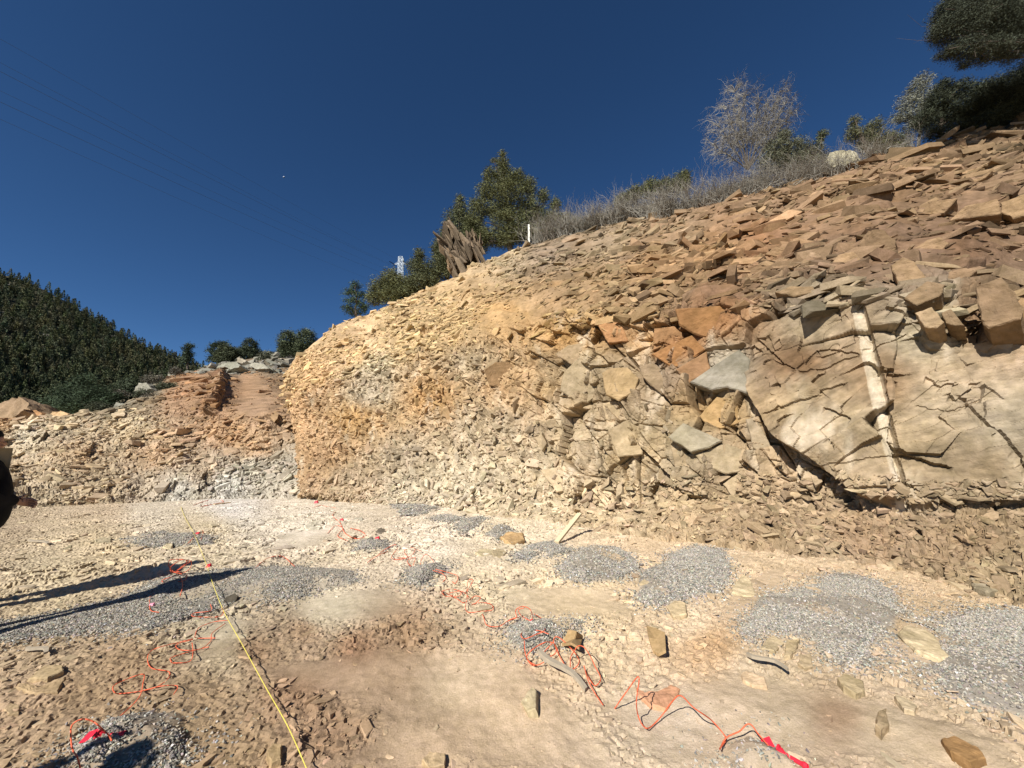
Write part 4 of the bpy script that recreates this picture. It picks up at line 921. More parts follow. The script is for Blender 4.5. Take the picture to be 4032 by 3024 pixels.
# =================================================================== WOODWORK, TAPE, CORD
def tubes(paths, rads, sides=5):
    Vs=[]; Fs=[]; off = 0; a = np.arange(sides)/sides*6.2832
    for P, rd in zip(paths, rads):
        P = np.asarray(P, float); n = len(P); T = np.gradient(P, axis=0); T /= np.linalg.norm(T, axis=1, keepdims=True)+1e-9
        ref = np.where(np.abs(T[:, 2:3]) > .9, np.array([[1.0, 0, 0]]), np.array([[0, 0, 1.0]]))
        A = np.cross(T, ref); A /= np.linalg.norm(A, axis=1, keepdims=True)+1e-9; B_ = np.cross(T, A); rd = np.ones(n)*rd
        V = P[:, None, :]+rd[:, None, None]*(np.cos(a)[None, :, None]*A[:, None, :]+np.sin(a)[None, :, None]*B_[:, None, :])
        Vs.append(V.reshape(-1, 3)); i = np.arange(n-1)[:, None]*sides; j = np.arange(sides)[None, :]; j2 = (j+1) % sides
        Fs.append(np.stack([i+j, i+j2, i+sides+j2, i+sides+j], -1).reshape(-1, 4)+off); off += n*sides
    return np.concatenate(Vs), np.concatenate(Fs)
def spline(pts, n=14):
    p = np.array(pts, float); q = np.concatenate([[2*p[0]-p[1]], p, [2*p[-1]-p[-2]]]); out = []
    for i in range(1, len(q)-2):
        for t in np.linspace(0, 1, n, endpoint=False):
            out.append(.5*((2*q[i])+(-q[i-1]+q[i+1])*t+(2*q[i-1]-5*q[i]+4*q[i+1]-q[i+2])*t*t+(-q[i-1]+3*q[i]-3*q[i+1]+q[i+2])*t**3))
    out.append(q[-2]); return np.array(out)
def cord_path(pl, lift=.015, bow=.05):
    """photo points -> world points lying on the floor with springy lifts"""
    w = np.array([(*p[:2], (p[2] if len(p) > 2 else lift)) for p in pl], float)
    s_ = spline(w); base = floor_pt(s_[:, 0], s_[:, 1]); h = np.maximum(s_[:, 2], .012)
    h = h+bow*np.clip(fbm(np.arange(len(s_))/16, np.arange(len(s_))*0.0+pl[0][0], 33, 2)+.1, 0, 1)
    d = ray(s_[:, 0], s_[:, 1]); Yn = (base[:, 2]+h-1.6)/d[:, 2]
    return CAMP+d*Yn[:, None]
def cord(label, polys, rad=.0024, mat=M_ORANGE, grp='orange cords on the floor', parts=None, name='cord', cat='cord', **kw):
    Ps = [cord_path(p, **kw) for p in polys]; V, F = tubes(Ps, [rad*max(1, p[:, 1].mean()/4.2) for p in Ps]); org = V.mean(0)
    o = mesh_obj(name, V, F, mat, origin=org, smooth_=True); tag(o, label, cat, grp); return o
def o6(pl, ox=0, oy=1974, s=.633): return [(ox+a*s, oy+b*s)+tuple(c) for a, b, *c in pl]
cord('orange cord springing in wide arcs from the painted stone to the bottom red connector', [[(2420,2790,.01),(2468,2722,.10),(2515,2665,.22),(2506,2760,.15),(2512,2815,.03),(2530,2855,.012),(2556,2866,.012),(2600,2825,.03),(2645,2765,.10),(2680,2739,.18),(2730,2785,.14),(2800,2835,.06),(2845,2885,.02),(2857,2912,.012),(2834,2948,.012)],
      [(2834,2950,.012),(2860,2905,.02),(2910,2880,.06),(2950,2850,.10),(2990,2895,.07),(3045,2958,.012)]], .0034)
c2 = lambda pl: [(2000+a*.2712, 2350+b*.2712)+tuple(c) for a, b, *c in pl]
cord('dense orange coil on the small gravel mound beside the brown slab', [
  c2([(0,350),(120,300,.05),(110,200,.1),(200,140,.14),(300,165,.14),(350,240,.1),(350,340,.02)]), c2([(350,370),(290,330),(190,270),(155,190,.08),(240,160,.1)]),
  c2([(380,250),(480,310),(535,400),(530,490),(400,550),(240,610),(190,540),(290,490),(450,490),(590,540)]),
  c2([(650,665),(540,660),(390,740),(290,830),(280,900),(340,985),(430,990),(520,950)]), c2([(240,640),(250,800),(300,930),(400,990)]),
  c2([(660,650),(700,760),(680,830),(580,880)]), c2([(660,650),(560,760),(500,830)]), c2([(640,660),(690,700),(750,860),(850,1020),(920,1055),(1000,1010),(1035,930),(990,840),(950,790),(850,680),(740,590),(680,590),(660,650)]),
  c2([(890,1100),(905,1000),(910,880),(960,790,.06),(1020,715,.1),(1100,730,.12),(1190,850,.1),(1270,1020,.05),(1340,1150,.02),(1340,1220),(1270,1290),(1200,1220),(1130,1080),(1103,1000,.03)]),
  c2([(1103,1000,.03),(1150,1170),(1200,1290),(1290,1440),(1380,1570)])], .0034)
o7 = lambda pl: o6(pl, 1300)
cord('orange cord tangle trailing over broken stones in the middle of the floor', [
  o7([(640,430),(700,450),(720,480),(700,500)]), o7([(650,420),(760,450),(795,470),(780,510),(760,500)]), o7([(690,560),(750,545),(810,560),(800,590),(720,590),(690,560)]), o7([(700,560),(780,600),(830,630),(860,600),(820,560),(740,570)]),
  o7([(850,620),(855,560,.05),(880,510,.06),(890,490,.08),(860,490,.05),(850,560)]), o7([(850,620),(840,660),(860,690),(930,685),(1010,675),(1000,640),(940,630),(880,640)]), o7([(940,690),(955,720),(975,770),(1050,778),(1120,735),(1180,720),(1200,730)]), o7([(860,625),(900,590,.05),(935,600,.05),(900,640)])], .0032)
cord('faint orange cord tangle farther back near the red cap', [
  o7([(300,330),(340,300),(400,270,.06),(420,290),(380,350),(440,360),(500,340),(530,300),(500,290),(460,310),(480,350),(420,350)]), o7([(540,300),(570,310)]), o7([(510,415),(480,370),(530,350),(515,400)]), o7([(555,420),(570,360,.06),(600,330,.1),(640,370,.06),(650,400)]),
  o7([(230,380),(290,340),(360,310)])], .0028)
cord('orange cord loops over the long shadows beside the yellow line', [
  o6([(1180,370,.12),(1130,365,.14),(1070,400,.10),(1060,430,.05),(1080,440),(1120,420,.06),(1170,385,.12),(1190,370,.12),(1185,410,.08),(1150,440,.04),(1090,435)]), o6([(1080,440),(1050,400,.06),(1060,365,.1),(1140,362,.12),(1160,380,.1),(1100,430)]),
  o6([(1080,440),(1120,450,.06),(1160,460,.06),(1150,490,.04),(1110,500,.03)]), o6([(1120,455,.06),(1050,475,.05),(1010,490,.03),(1020,500),(1090,460,.05),(1125,480,.08),(1135,530,.04),(1120,590)])], .0036)
cord('orange zigzag cord folded back and forth left of the yellow line', [
  o6([(960,570),(935,590),(930,640),(940,680),(990,690)]), o6([(1310,640),(1310,680),(1210,695),(1200,715),(1300,720),(1370,715),(1390,690),(1380,660)]), o6([(1420,740),(1330,750),(1240,785),(1215,830),(1225,850),(1340,850)]), o6([(1400,760),(1320,820),(1310,870),(1240,920),(1130,925),(1095,905),(1110,885),(1200,860)]),
  o6([(1300,905),(1200,930),(1070,970),(1065,995),(1080,1005),(1180,995),(1200,940),(1195,880)]), o6([(1200,855),(1100,880),(970,915),(925,950),(920,1000),(950,1040),(1050,1060),(1040,1110),(960,1160),(880,1180),(760,1195),(715,1190),(705,1150),(780,1110),(890,1075),(890,1130),(870,1210),(800,1290),(680,1390)]),
  o6([(880,1180),(1000,1150),(1090,1145),(1105,1160),(1080,1200)])], .0030)
cord('thin orange loop rising over the bottom left gravel pile', [o6([(500,1660,.05),(480,1590,.1),(450,1540,.12),(440,1450,.14),(450,1390,.16),(510,1355,.18),(580,1370,.16),(640,1420,.1),(680,1460,.04),(695,1490,.02)])], .0034)
cord('tangle of faint orange cord among the far grey stones', [[(1230,2000),(1260,1990),(1290,1995),(1330,2005),(1310,2030),(1340,2060),(1360,2100),(1400,2120),(1440,2110),(1420,2090),(1380,2080)],[(1290,2100),(1320,2070),(1350,2080),(1330,2110),(1370,2130)]], .0028)
cord('orange cord by the far end of the yellow line', [[(760,1990),(800,1975),(850,1965),(880,1975),(840,1985),(790,1995)],[(740,2140),(770,2110),(800,2090),(790,2130)],[(1000,2240),(1050,2200),(1110,2190),(1160,2230)]], .0028)
# tape
tape = [(1230,3090),(1206,3024),(1133,2860),(1044,2702),(950,2531),(886,2417),(842,2310),(810,2215),(766,2107),(730,2040),(712,1995)]
P = cord_path(tape, lift=.05, bow=.02); V, F = tubes([P], [.0026*np.maximum(1, P[:, 1]/7)]); tag(mesh_obj('measuring_tape', V, F, M_TAPE, origin=P.mean(0)), 'taut yellow line running from the bottom edge away across the floor', 'tape')
# wood
def plank(name, label, cat, a, b, w, th, mat, ha=.0, hb=.0, jag=0):
    A = floor_pt(*a, ha); Bp = floor_pt(*b, hb) if not isinstance(b, np.ndarray) else b
    if isinstance(hb, tuple): pass
    d = Bp-A; L = np.linalg.norm(d); d /= L; s = np.cross(d, [0, 0, 1.0]); s /= np.linalg.norm(s); u = np.cross(s, d)
    n = 7; V=[]; 
    for k in range(n):
        t = k/(n-1); c = A+d*L*t+u*(.01*math.sin(t*3)*jag)+s*(jag*.02*math.sin(t*7)); ww = w*(1-jag*.35*abs(t-.4)); tt = th*(1-jag*.3*t)
        V += [c+s*ww/2+u*tt, c-s*ww/2+u*tt, c-s*ww/2, c+s*ww/2]
    F = [[4*k+i, 4*k+(i+1)%4, 4*k+4+(i+1)%4, 4*k+4+i] for k in range(n-1) for i in range(4)]+[[3, 2, 1, 0], [4*n-4, 4*n-3, 4*n-2, 4*n-1]]
    o = mesh_obj(name, V, F, mat, origin=A); tag(o, label, cat)
wp, wn = wall.at(2283, 2028)
plank('plank', 'pale sawn plank leaning on the debris above the gravel mounds', 'plank', (2192,2140), P3(2283, 2026, float(floor_pt(2192,2140)[1])+.75), .085, .035, M_WOOD)
plank('plank', 'thin pale lath on the debris by the far gravel patches', 'plank', (1722,1990), P3(1786, 1938, float(floor_pt(1722,1990)[1])+.9), .06, .03, M_WOOD)
plank('plank', 'thin pale lath lying flat at the far foot of the face', 'plank', (1440,1936), P3(1508, 1940, 16.5), .08, .04, M_WOOD)
plank('plank', 'pale lath lying near the far end of the yellow line', 'plank', (842,1988), (905,1980), .08, .04, M_WOOD, .03, .03)
plank('stick', 'long weathered stick lying across the orange coil', 'stick', (2122,2572), (2312,2718), .035, .03, M_STICK, .05, .02, 1)
plank('stick', 'short dark stick among the stones below the gravel fan', 'stick', (2942,2582), (3107,2639), .025, .022, M_STICK, .02, .03, 1)
plank('stick', 'thin pale stick at the far left of the floor', 'stick', (115,2130), (195,2142), .05, .03, M_STICK, .03, .03, 1)
plank('stick', 'curved dry stick at the left edge below the shadows', 'stick', (110,2555), (190,2572), .03, .02, M_STICK, .02, .02, 1)
plank('stick', 'grey twig between the gravel fan and the right gravel pile', 'stick', (3548,2430), (3690,2474), .012, .010, M_STICK, .02, .03, 1)
def connector(label, base, px_, py_, ang, s=1.0, long=True):
    e = empty('detonator_connector', base, label, 'connector', None)
    def prt(nm, V, F, m=M_RED): 
        o = mesh_obj(nm, np.array(V)+base, F, m, parent=e, origin=base, smooth_=False); return o
    ca, sa = math.cos(ang), math.sin(ang); ax = np.array([ca, sa, 0.0]); n = 10
    tt = np.linspace(0, 1, n); L = (.105 if long else .06)*s
    rr_ = np.interp(tt, [0, .18, .22, .8, .84, 1], [.016, .018, .0085, .0085, .014, .011])*s
    Pt = np.array([ax*L*t+np.array([0, 0, .018*s]) for t in tt]); V, F = tubes([Pt], [rr_], 10); prt('body', V, F)
    rg_ = np.linspace(0, 6.283, 13); Rg = np.array([np.array([0, 0, .022*s])+.016*s*(np.cos(t)*np.array([-sa, ca, 0])+np.sin(t)*np.array([0, 0, 1])) for t in rg_]); V, F = tubes([Rg], [.005*s], 6); prt('collar', V, F)
    q = -ax*.045*s+np.array([-sa, ca, 0])*.01*s; a = .02*s
    V = [q+np.array(v)*a for v in [(-1,-1,.2),(1,-1,.6),(1,1,1.6),(-1,1,1.0)]]; V += [v-np.array([0, 0, .003]) for v in V]
    F = [[0,1,2,3],[7,6,5,4],[0,4,5,1],[1,5,6,2],[2,6,7,3],[3,7,4,0]]; prt('tag', V, F)
connector('red connector with a square tag at the bottom edge of the photo', floor_pt(3068, 2975), 0, 0, -.95, 1.15)
connector('red connector with a tag on the bottom left gravel pile', floor_pt(385, 2918), 0, 0, .1, 1.25)
def cap(label, x, y, s=1.0, m=M_RED):
    b = floor_pt(x, y); V = np.array([(-1,-.8,0),(1,-.9,0),(1.2,.7,.2),(-.8,.8,0),(-.7,-.4,1.3),(.8,-.5,1.1),(.6,.5,1.5),(-.6,.4,1.0)])*.022*s*max(1, b[1]/4)+b
    F = [[0,3,2,1],[4,5,6,7],[0,1,5,4],[1,2,6,5],[2,3,7,6],[3,0,4,7]]; tag(mesh_obj('detonator_cap', V, F, m, origin=b), label, 'cap', 'red caps on the floor')  # plastic cap of a detonator cord, kept as an object of its own
cap('red cap above the small gravel mound in the middle of the coil', 2092, 2452, .9)
cap('red cap on the yellow line above the long shadow', 822, 2232, .9)
cap('red cap on the small distant gravel mound', 1485, 2128, 1.1)
cap('red cap where the yellow line crosses the faint gravel patch', 778, 2106, .8)
cap('pink and white cap on the gravel left of the zigzag cord', 598, 2388, 1.0, flat_mat('pink white plastic', (.75, .30, .38), .5))
cap('red cap at the far foot of the face beside the pale boulder', 1245, 1982, .8)
cap('red cap among the far grey stones', 1345, 2052, .8)
# survey stake
sb = P3(2083, 962, 22.2); st = P3(2082, 884, 22.2)
V = []; w = .055
for q in (sb-np.array([0, 0, .3]), st):
    V += [q+np.array(v)*w for v in ((-1,-.5,0),(1,-.5,0),(1,.5,0),(-1,.5,0))]
tag(mesh_obj('survey_stake', V, [[0,1,5,4],[1,2,6,5],[2,3,7,6],[3,0,4,7],[4,5,6,7],[3,2,1,0]], M_STAKE, origin=sb), 'white survey stake standing on the crest in front of the big juniper', 'stake')

# =================================================================== TREES
def leafcloud(blobs, Y, dens, leaf, base, droop=.3, var=.35, shell=.55, ydep=1.0):
    V=[]; C=[]
    for bx, by, rx, ry in blobs:
        c = P3(bx, by, Y+rng.uniform(-.25, .25)*rx/FPX*Y); a = rx/FPX*Y*1.1; b = ry/FPX*Y*1.22; d = (a+b)/2*ydep
        area = a*b*3.14; ncl = max(6, int(area/(leaf*leaf)*dens/2.6))
        v = rng.normal(0, 1, (ncl, 3)); v /= np.linalg.norm(v, axis=1, keepdims=True); rr = rng.uniform(shell, 1.08, (ncl, 1))**.7
        cc = c+v*rr*np.array([a, d, b]); cv = np.clip(rng.normal(1, var, (ncl, 1)), .35, 1.9)
        n = 15; p = cc[:, None, :]+rng.normal(0, 1, (ncl, n, 3))*(leaf*1.2+.045*(a+b))*np.array([1, 1, .8]); 
        up = rng.normal(0, 1, (ncl, n, 3)); up[..., 2] = np.abs(up[..., 2])*.7-droop; up /= np.linalg.norm(up, axis=2, keepdims=True)
        sd = np.cross(up, rng.normal(0, 1, (ncl, n, 3))); sd /= np.linalg.norm(sd, axis=2, keepdims=True)+1e-9
        L = leaf*rng.uniform(.7, 1.9, (ncl, n, 1)); q = np.stack([p-up*L*.9, p+sd*L*.20, p+up*L, p-sd*L*.20], 2)
        col = np.array(base)*1.7*cv[:, :, None]*rng.uniform(.75, 1.25, (ncl, n, 1)); col = np.repeat(col[:, :, None, :], 4, 2)
        V.append(q.reshape(-1, 3)); C.append(col.reshape(-1, 3))
    V = np.concatenate(V); C = np.concatenate(C); F = np.arange(len(V)).reshape(-1, 4); return V, F, np.clip(C, .005, .8)
def branchset(base, targets, r0_, wig=.12, sub=3, spread=.5):
    paths=[]; rad=[]
    for t in targets:
        t = np.array(t); L = np.linalg.norm(t-base); n = 8; s = np.linspace(0, 1, n)[:, None]
        mid = base*(1-s)+t*s; mid = mid+np.array([0, 0, 1])*(np.sin(s*3.14)*L*.08)+rng.normal(0, 1, (n, 3))*wig*L*.18*s*(1-s*.5)
        paths.append(mid); rr = r0_*(1-s[:, 0]*.85); rad.append(rr)
        for k in range(sub):
            i = rng.integers(2, n-1); d = rng.normal(0, 1, 3); d /= np.linalg.norm(d); e = mid[i]+(d*.6+(t-base)/L*.5)*L*spread*rng.uniform(.3, .8); s2 = np.linspace(0, 1, 5)[:, None]
            paths.append(mid[i]*(1-s2)+e*s2+rng.normal(0, 1, (5, 3))*L*.015); rad.append(rr[i]*.5*(1-s2[:, 0]*.8))
    return paths, rad
def ctree(name, label, cat, blobs, Y, base_px, dens=1.0, leaf=None, col=(.070, .078, .034), tr=.12, grp=None, tmat=None, shell=.25, bare=0, droop=.3, var=.35):
    leaf = leaf or Y/385*.85
    bp_ = P3(base_px[0], base_px[1], Y); e = empty(name, bp_, label, cat, grp)
    V, F, C = leafcloud(blobs, Y, dens, leaf, col, droop, var, shell)
    mesh_obj('crown', V, F, M_LEAF, parent=e, col=C, origin=bp_)
    tg = [P3(b[0]+rng.uniform(-.3, .3)*b[2], b[1]-.3*b[3], Y+rng.uniform(-.3, .3)) for b in blobs]
    bb = bp_-np.array([0, 0, .3]); tg.sort(key=lambda q: -q[2]); tp = tg[0]; s_ = np.linspace(0, 1, 9)[:, None]
    tk = bb*(1-s_)+tp*s_+np.concatenate([np.zeros((1, 3)), rng.normal(0, tr*.4, (8, 3))]); P_=[tk]; R_=[tr*(1.1-s_[:, 0])]
    for t_ in tg[1:]:
        f = np.clip((t_[2]-bb[2])/(tp[2]-bb[2]+1e-6)*.62, .06, .85); st = bb*(1-f)+tp*f; a_, b_ = branchset(st, [t_], tr*.45*(1-f*.5), sub=4+bare); P_ += a_; R_ += b_
    V, F = tubes(P_, R_, 5); mesh_obj('trunk', V, F, tmat or M_BARK, parent=e, origin=bp_); return e
SK = 'junipers along the skyline'
PG = (.038, .055, .026); JG = (.068, .072, .034); JO = (.078, .080, .034); SG = (.115, .115, .085)
ctree('pine_tree', 'small dark green pine at the left end of the skyline', 'tree', [(1400,1125,18,16),(1378,1152,32,10),(1422,1160,28,10),(1395,1185,42,10),(1372,1212,32,9),(1430,1208,28,12),(1400,1230,40,9)], 24, (1402,1250), 1.1, col=PG, tr=.09, shell=.2)
ctree('juniper', 'broad olive juniper in front of the lattice tower', 'tree', [(1540,1105,42,38),(1500,1135,42,36),(1580,1135,48,42),(1475,1175,32,22),(1550,1170,60,30),(1620,1140,30,30)], 23.6, (1545,1205), 1.6, col=JO, grp=SK)
ctree('juniper', 'dark pointed juniper right of the lattice tower', 'tree', [(1652,1010,18,28),(1640,1060,34,38),(1690,1075,36,45),(1650,1110,50,32),(1700,1120,44,22),(1610,1150,36,20)], 23.4, (1660,1145), 1.5, col=JG, grp=SK)
ctree('juniper', 'juniper crown third from the left of the skyline row', 'tree', [(1725,980,22,35),(1758,960,34,42),(1750,1030,46,38),(1795,1015,36,40),(1740,1075,40,24),(1790,1060,34,24)], 23.6, (1760,1080), 1.4, col=JG, grp=SK)
ctree('juniper', 'narrow juniper with a rounded tip left of the tallest juniper', 'tree', [(1812,788,15,20),(1815,825,26,30),(1785,875,36,42),(1835,880,36,42),(1772,935,40,42),(1850,930,40,40),(1800,985,50,40),(1745,1000,36,34),(1860,970,36,30)], 24.2, (1800,1000), 1.2, col=JG, grp=SK)
ctree('juniper', 'tallest juniper with a stepped conical crown behind the stake', 'tree', [(1978,608,12,14),(1980,645,26,26),(1945,634,16,7),(1990,698,46,36),(1930,690,28,26),(2040,700,28,26),(1920,752,42,36),(2000,760,66,46),(2080,740,32,36),(2140,772,22,26),(2188,808,20,28),(1890,820,46,36),(1970,830,56,36),(2080,820,56,36),(1870,880,38,36),(2010,872,76,36),(2130,862,66,36),(2200,872,56,26),(2050,920,78,28),(2240,885,38,16),(1950,935,60,28),(2120,930,70,26),(1895,930,40,30),(2190,925,44,20),(2000,950,60,20),(1885,965,46,24),(2235,910,46,20),(2150,950,50,16),(1850,905,26,30)], 23.6, (2010,970), 1.25, col=JO, tr=.16, grp=SK, bare=3)
ctree('juniper', 'low straggling juniper right of the tallest juniper', 'tree', [(2270,885,36,20),(2320,885,32,18),(2360,868,28,18),(2215,910,50,18)], 22, (2280,930), 1.2, col=JG, grp=SK)
ctree('juniper', 'low olive juniper behind the grey layered outcrop', 'tree', [(2450,795,32,26),(2500,765,36,26),(2560,742,36,30),(2620,738,36,30),(2680,725,32,38),(2700,692,16,20)], 21.3, (2580,800), 1.5, col=JO, grp=SK)
ctree('juniper', 'olive juniper leaning against the right side of the silver tree', 'tree', [(3090,535,26,22),(3060,585,46,32),(3130,585,50,36),(3190,605,46,32),(3040,640,56,36),(3130,650,66,36),(3230,635,42,30)], 17.6, (3110,700), 1.1, col=(.080,.080,.048), grp=SK, bare=2)
ctree('juniper', 'tiny round juniper alone on the skyline', 'tree', [(3237,532,20,15),(3228,552,12,12)], 17.5, (3225,590), 1.3, col=JG, tr=.04, grp=SK)
ctree('juniper', 'two peaked olive juniper right of the pale dome outcrop', 'tree', [(3365,478,15,22),(3355,525,22,32),(3400,540,28,32),(3440,508,26,36),(3430,570,46,32),(3490,562,36,40),(3540,575,36,32),(3500,602,56,24)], 16.4, (3440,640), 1.3, col=(.078,.078,.04), grp=SK, bare=1)
ctree('silver_tree', 'sparse silvery tree leaning over the olive juniper on the right', 'tree', [(3640,312,36,20),(3610,352,36,30),(3570,402,36,30),(3640,392,46,36),(3560,452,32,26),(3620,452,46,36),(3530,472,26,16),(3600,502,46,26)], 16.2, (3610,600), .7, col=SG, tr=.07, tmat=M_TWIG, bare=3)
ctree('juniper', 'dark shaded juniper at the right side of the skyline', 'tree', [(3715,345,26,30),(3690,400,46,36),(3780,355,44,34),(3650,470,36,38),(3740,450,66,46),(3840,430,70,52),(3680,525,36,26),(3780,510,50,30)], 14.9, (3700,580), 1.6, col=(.028,.032,.019), tr=.09, bare=1, var=.5)  # shade on this tree is put into its dark leaf colour
ctree('juniper', 'largest dark juniper cut off by the right edge of the photo', 'tree', [(3870,360,56,36),(3940,390,84,62),(4020,330,76,66),(3900,480,84,36),(4000,455,86,44),(4110,380,100,90),(4180,280,120,100)], 14.4, (4020,520), 1.6, col=(.034,.038,.022), tr=.12, bare=2, var=.5)  # same shaded clump, leaf colour darkened to stand for the shade
ctree('fir_tree', 'dark overhanging conifer boughs in the top right corner', 'tree', [(3725,60,42,60),(3705,120,38,42),(3780,100,76,72),(3870,60,86,86),(3960,100,86,76),(3800,195,62,34),(3725,212,44,14),(3900,195,76,38),(3990,190,66,44),(3800,255,28,10),(4050,60,90,96),(3850,-40,120,60),(4000,-60,150,80),(4200,0,200,150),(4400,-100,260,200)], 11.5, (4560,330), 1.5, col=(.034,.038,.024), tr=.16, bare=3, var=.55)
FJ = 'junipers at the head of the ramp'
ctree('juniper', 'large double crowned juniper at the left shoulder of the cutting', 'tree', [(1135,1350,26,38),(1160,1388,46,32),(1205,1348,28,40),(1122,1400,24,26),(1195,1395,36,28)], 57, (1160,1440), 3.0, col=(.048,.056,.028), tr=.3, grp=FJ, shell=.75)
ctree('juniper', 'compact conical juniper second from the cutting at the ramp head', 'tree', [(984,1365,18,24),(975,1398,36,22),(1008,1400,22,20),(945,1385,14,12)], 60, (980,1425), 3.0, col=(.036,.044,.024), tr=.25, grp=FJ, shell=.75)
ctree('juniper', 'round juniper at the left end of the ramp head', 'tree', [(890,1385,24,22),(885,1410,34,18),(905,1395,20,20)], 58, (885,1432), 3.0, col=(.046,.052,.026), tr=.25, grp=FJ, shell=.75)
ctree('pine_tree', 'flat topped open pine behind the round juniper', 'tree', [(845,1362,18,7),(875,1352,26,6),(832,1378,14,6),(850,1392,22,7),(838,1415,20,10)], 64, (852,1445), 2.0, col=(.03,.042,.024), tr=.2, shell=.2)
ctree('bush', 'grey green bush between the junipers at the ramp head', 'bush', [(1045,1405,22,17),(1042,1418,24,10)], 56, (1045,1430), 2.2, col=(.085,.085,.055), tr=.08)
ctree('bush', 'low bush left of the double crowned juniper', 'bush', [(1065,1395,18,8),(1085,1402,12,8)], 60, (1075,1412), 2.0, col=(.07,.07,.045), tr=.06)
ctree('juniper', 'small juniper beside the grey outcrops beyond the bank', 'tree', [(500,1520,22,20),(498,1540,28,22),(515,1550,18,16)], 35, (500,1572), 2.5, col=(.042,.052,.028), tr=.15, shell=.7)
ctree('pine_tree', 'spreading dark pine below the far hill just beyond the bank', 'tree', [(330,1498,34,22),(280,1540,56,22),(370,1548,56,26),(240,1580,66,20),(330,1585,84,26),(410,1580,50,22),(190,1600,50,12),(300,1610,100,18),(440,1560,30,14)], 33, (325,1665), 1.3, col=(.034,.048,.024), tr=.16, shell=.3, bare=1)
ctree('pine_tree', 'bent pine on the ridge end of the far hill', 'tree', [(746,1362,16,7),(735,1378,12,8),(742,1395,14,10),(736,1415,16,16)], 120, (740,1450), 2.5, col=(.03,.04,.022), tr=.3)
for k, (a, b, r_x, lab) in enumerate([(560,1560,26,'grey brown bush in front of the grey outcrop'),(610,1575,40,'wide brown bush on the bank slope'),(600,1500,34,'dark bush on the hillock left of the ridge'),(655,1530,34,'brown bush right of the grey outcrop'),(560,1640,26,'grey bush behind the flat topped boulder'),(690,1470,16,'small bush on the hillock crest'),(380,1610,30,'dull green bush beside the spreading pine'),(470,1560,22,'olive bush below the small juniper'),(640,1600,30,'dry bush behind the crest of the bank')]):
    Yk = 29+ (1640-b)/140*8
    ctree('bush', lab, 'bush', [(a, b-10, r_x, 12),(a+r_x*.5, b-4, r_x*.6, 9),(a-r_x*.6, b-3, r_x*.5, 8)], Yk, (a, b+8), 1.4, col=(.095,.085,.062) if k % 3 else (.05,.055,.032), tr=.04, tmat=M_TWIG)
for k, (a, b, lab) in enumerate([(2745,815,'olive thicket at the left foot of the bare silver tree'),(2850,765,'olive thicket left of the bare silver trunk'),(2960,730,'dense olive thicket at the base of the bare silver trunk'),(3190,690,'olive thicket beside the tiny round juniper'),(2360,880,'grey olive bush right of the small pale outcrop'),(2300,900,'grey olive bush left of the small pale outcrop'),(2440,868,'olive thicket against the grey layered outcrop'),(2700,828,'olive thicket right of the low olive juniper')]):
    ctree('bush', lab, 'bush', [(a, b, 46, 24), (a+40, b-6, 36, 24), (a-38, b+8, 34, 20), (a+10, b+16, 60, 18)], 19.5 if a > 2500 else 21.5, (a, b+40), .9, col=(.085,.080,.052), tr=.04, tmat=M_TWIG)
# bare silver tree
bp_ = P3(2945, 668, 18.8); e = empty('bare_tree', bp_, 'tall bare silvery grey tree standing out of the skyline brush', 'tree')
def grow(p, d, L, r, depth, paths, rads, spread=.55, ns=3, updraft=.12, wig=.10):
    n = 6; pts = [p]; dd = d.copy()
    for k in range(n-1):
        dd = dd+rng.normal(0, wig, 3)+np.array([0, 0, updraft*.3]); dd /= np.linalg.norm(dd); pts.append(pts[-1]+dd*L/(n-1))
    pts = np.array(pts); paths.append(pts); rads.append(np.linspace(r, r*.45, n))
    if depth <= 0: return
    for k in range(ns):
        i = rng.integers(2, n); q = dd+rng.normal(0, spread, 3); q[2] += updraft; q /= np.linalg.norm(q)
        grow(pts[i], q, L*rng.uniform(.5, .78), r*.5, depth-1, paths, rads, spread, ns, updraft, wig)
paths=[]; rads=[]
for tx, ty in [(2895,360),(2930,380),(2860,430),(2985,400),(3070,360),(3020,440),(2830,500),(2810,570),(3110,450),(3060,520),(2900,460),(3090,410)]:
    t = P3(tx, ty, 18.8+rng.uniform(-.6, .6)); d = t-bp_; L = np.linalg.norm(d); d /= L
    n = 9; s = np.linspace(0, 1, n)[:, None]; m = bp_*(1-s)+t*s+rng.normal(0, .03, (n, 3))*s; paths.append(m); rads.append(.040*(1-s[:, 0]*.8))
V, F = tubes(paths, rads, 5); mesh_obj('trunk', V, F, M_TWIG2, parent=e, origin=bp_)
tw=[]; tr_=[]
for m in paths[:]:
    for k in range(60):
        i = rng.integers(3, 9); d = (m[-1]-m[0]); d /= np.linalg.norm(d); q = d+rng.normal(0, .75, 3); q /= np.linalg.norm(q)
        grow(m[i], q, rng.uniform(.35, .85), .013, 2, tw, tr_, .8, 3, -.12, .25)
V, F = tubes(tw, tr_, 3); mesh_obj('twigs', V, F, M_TWIG, parent=e, origin=bp_)
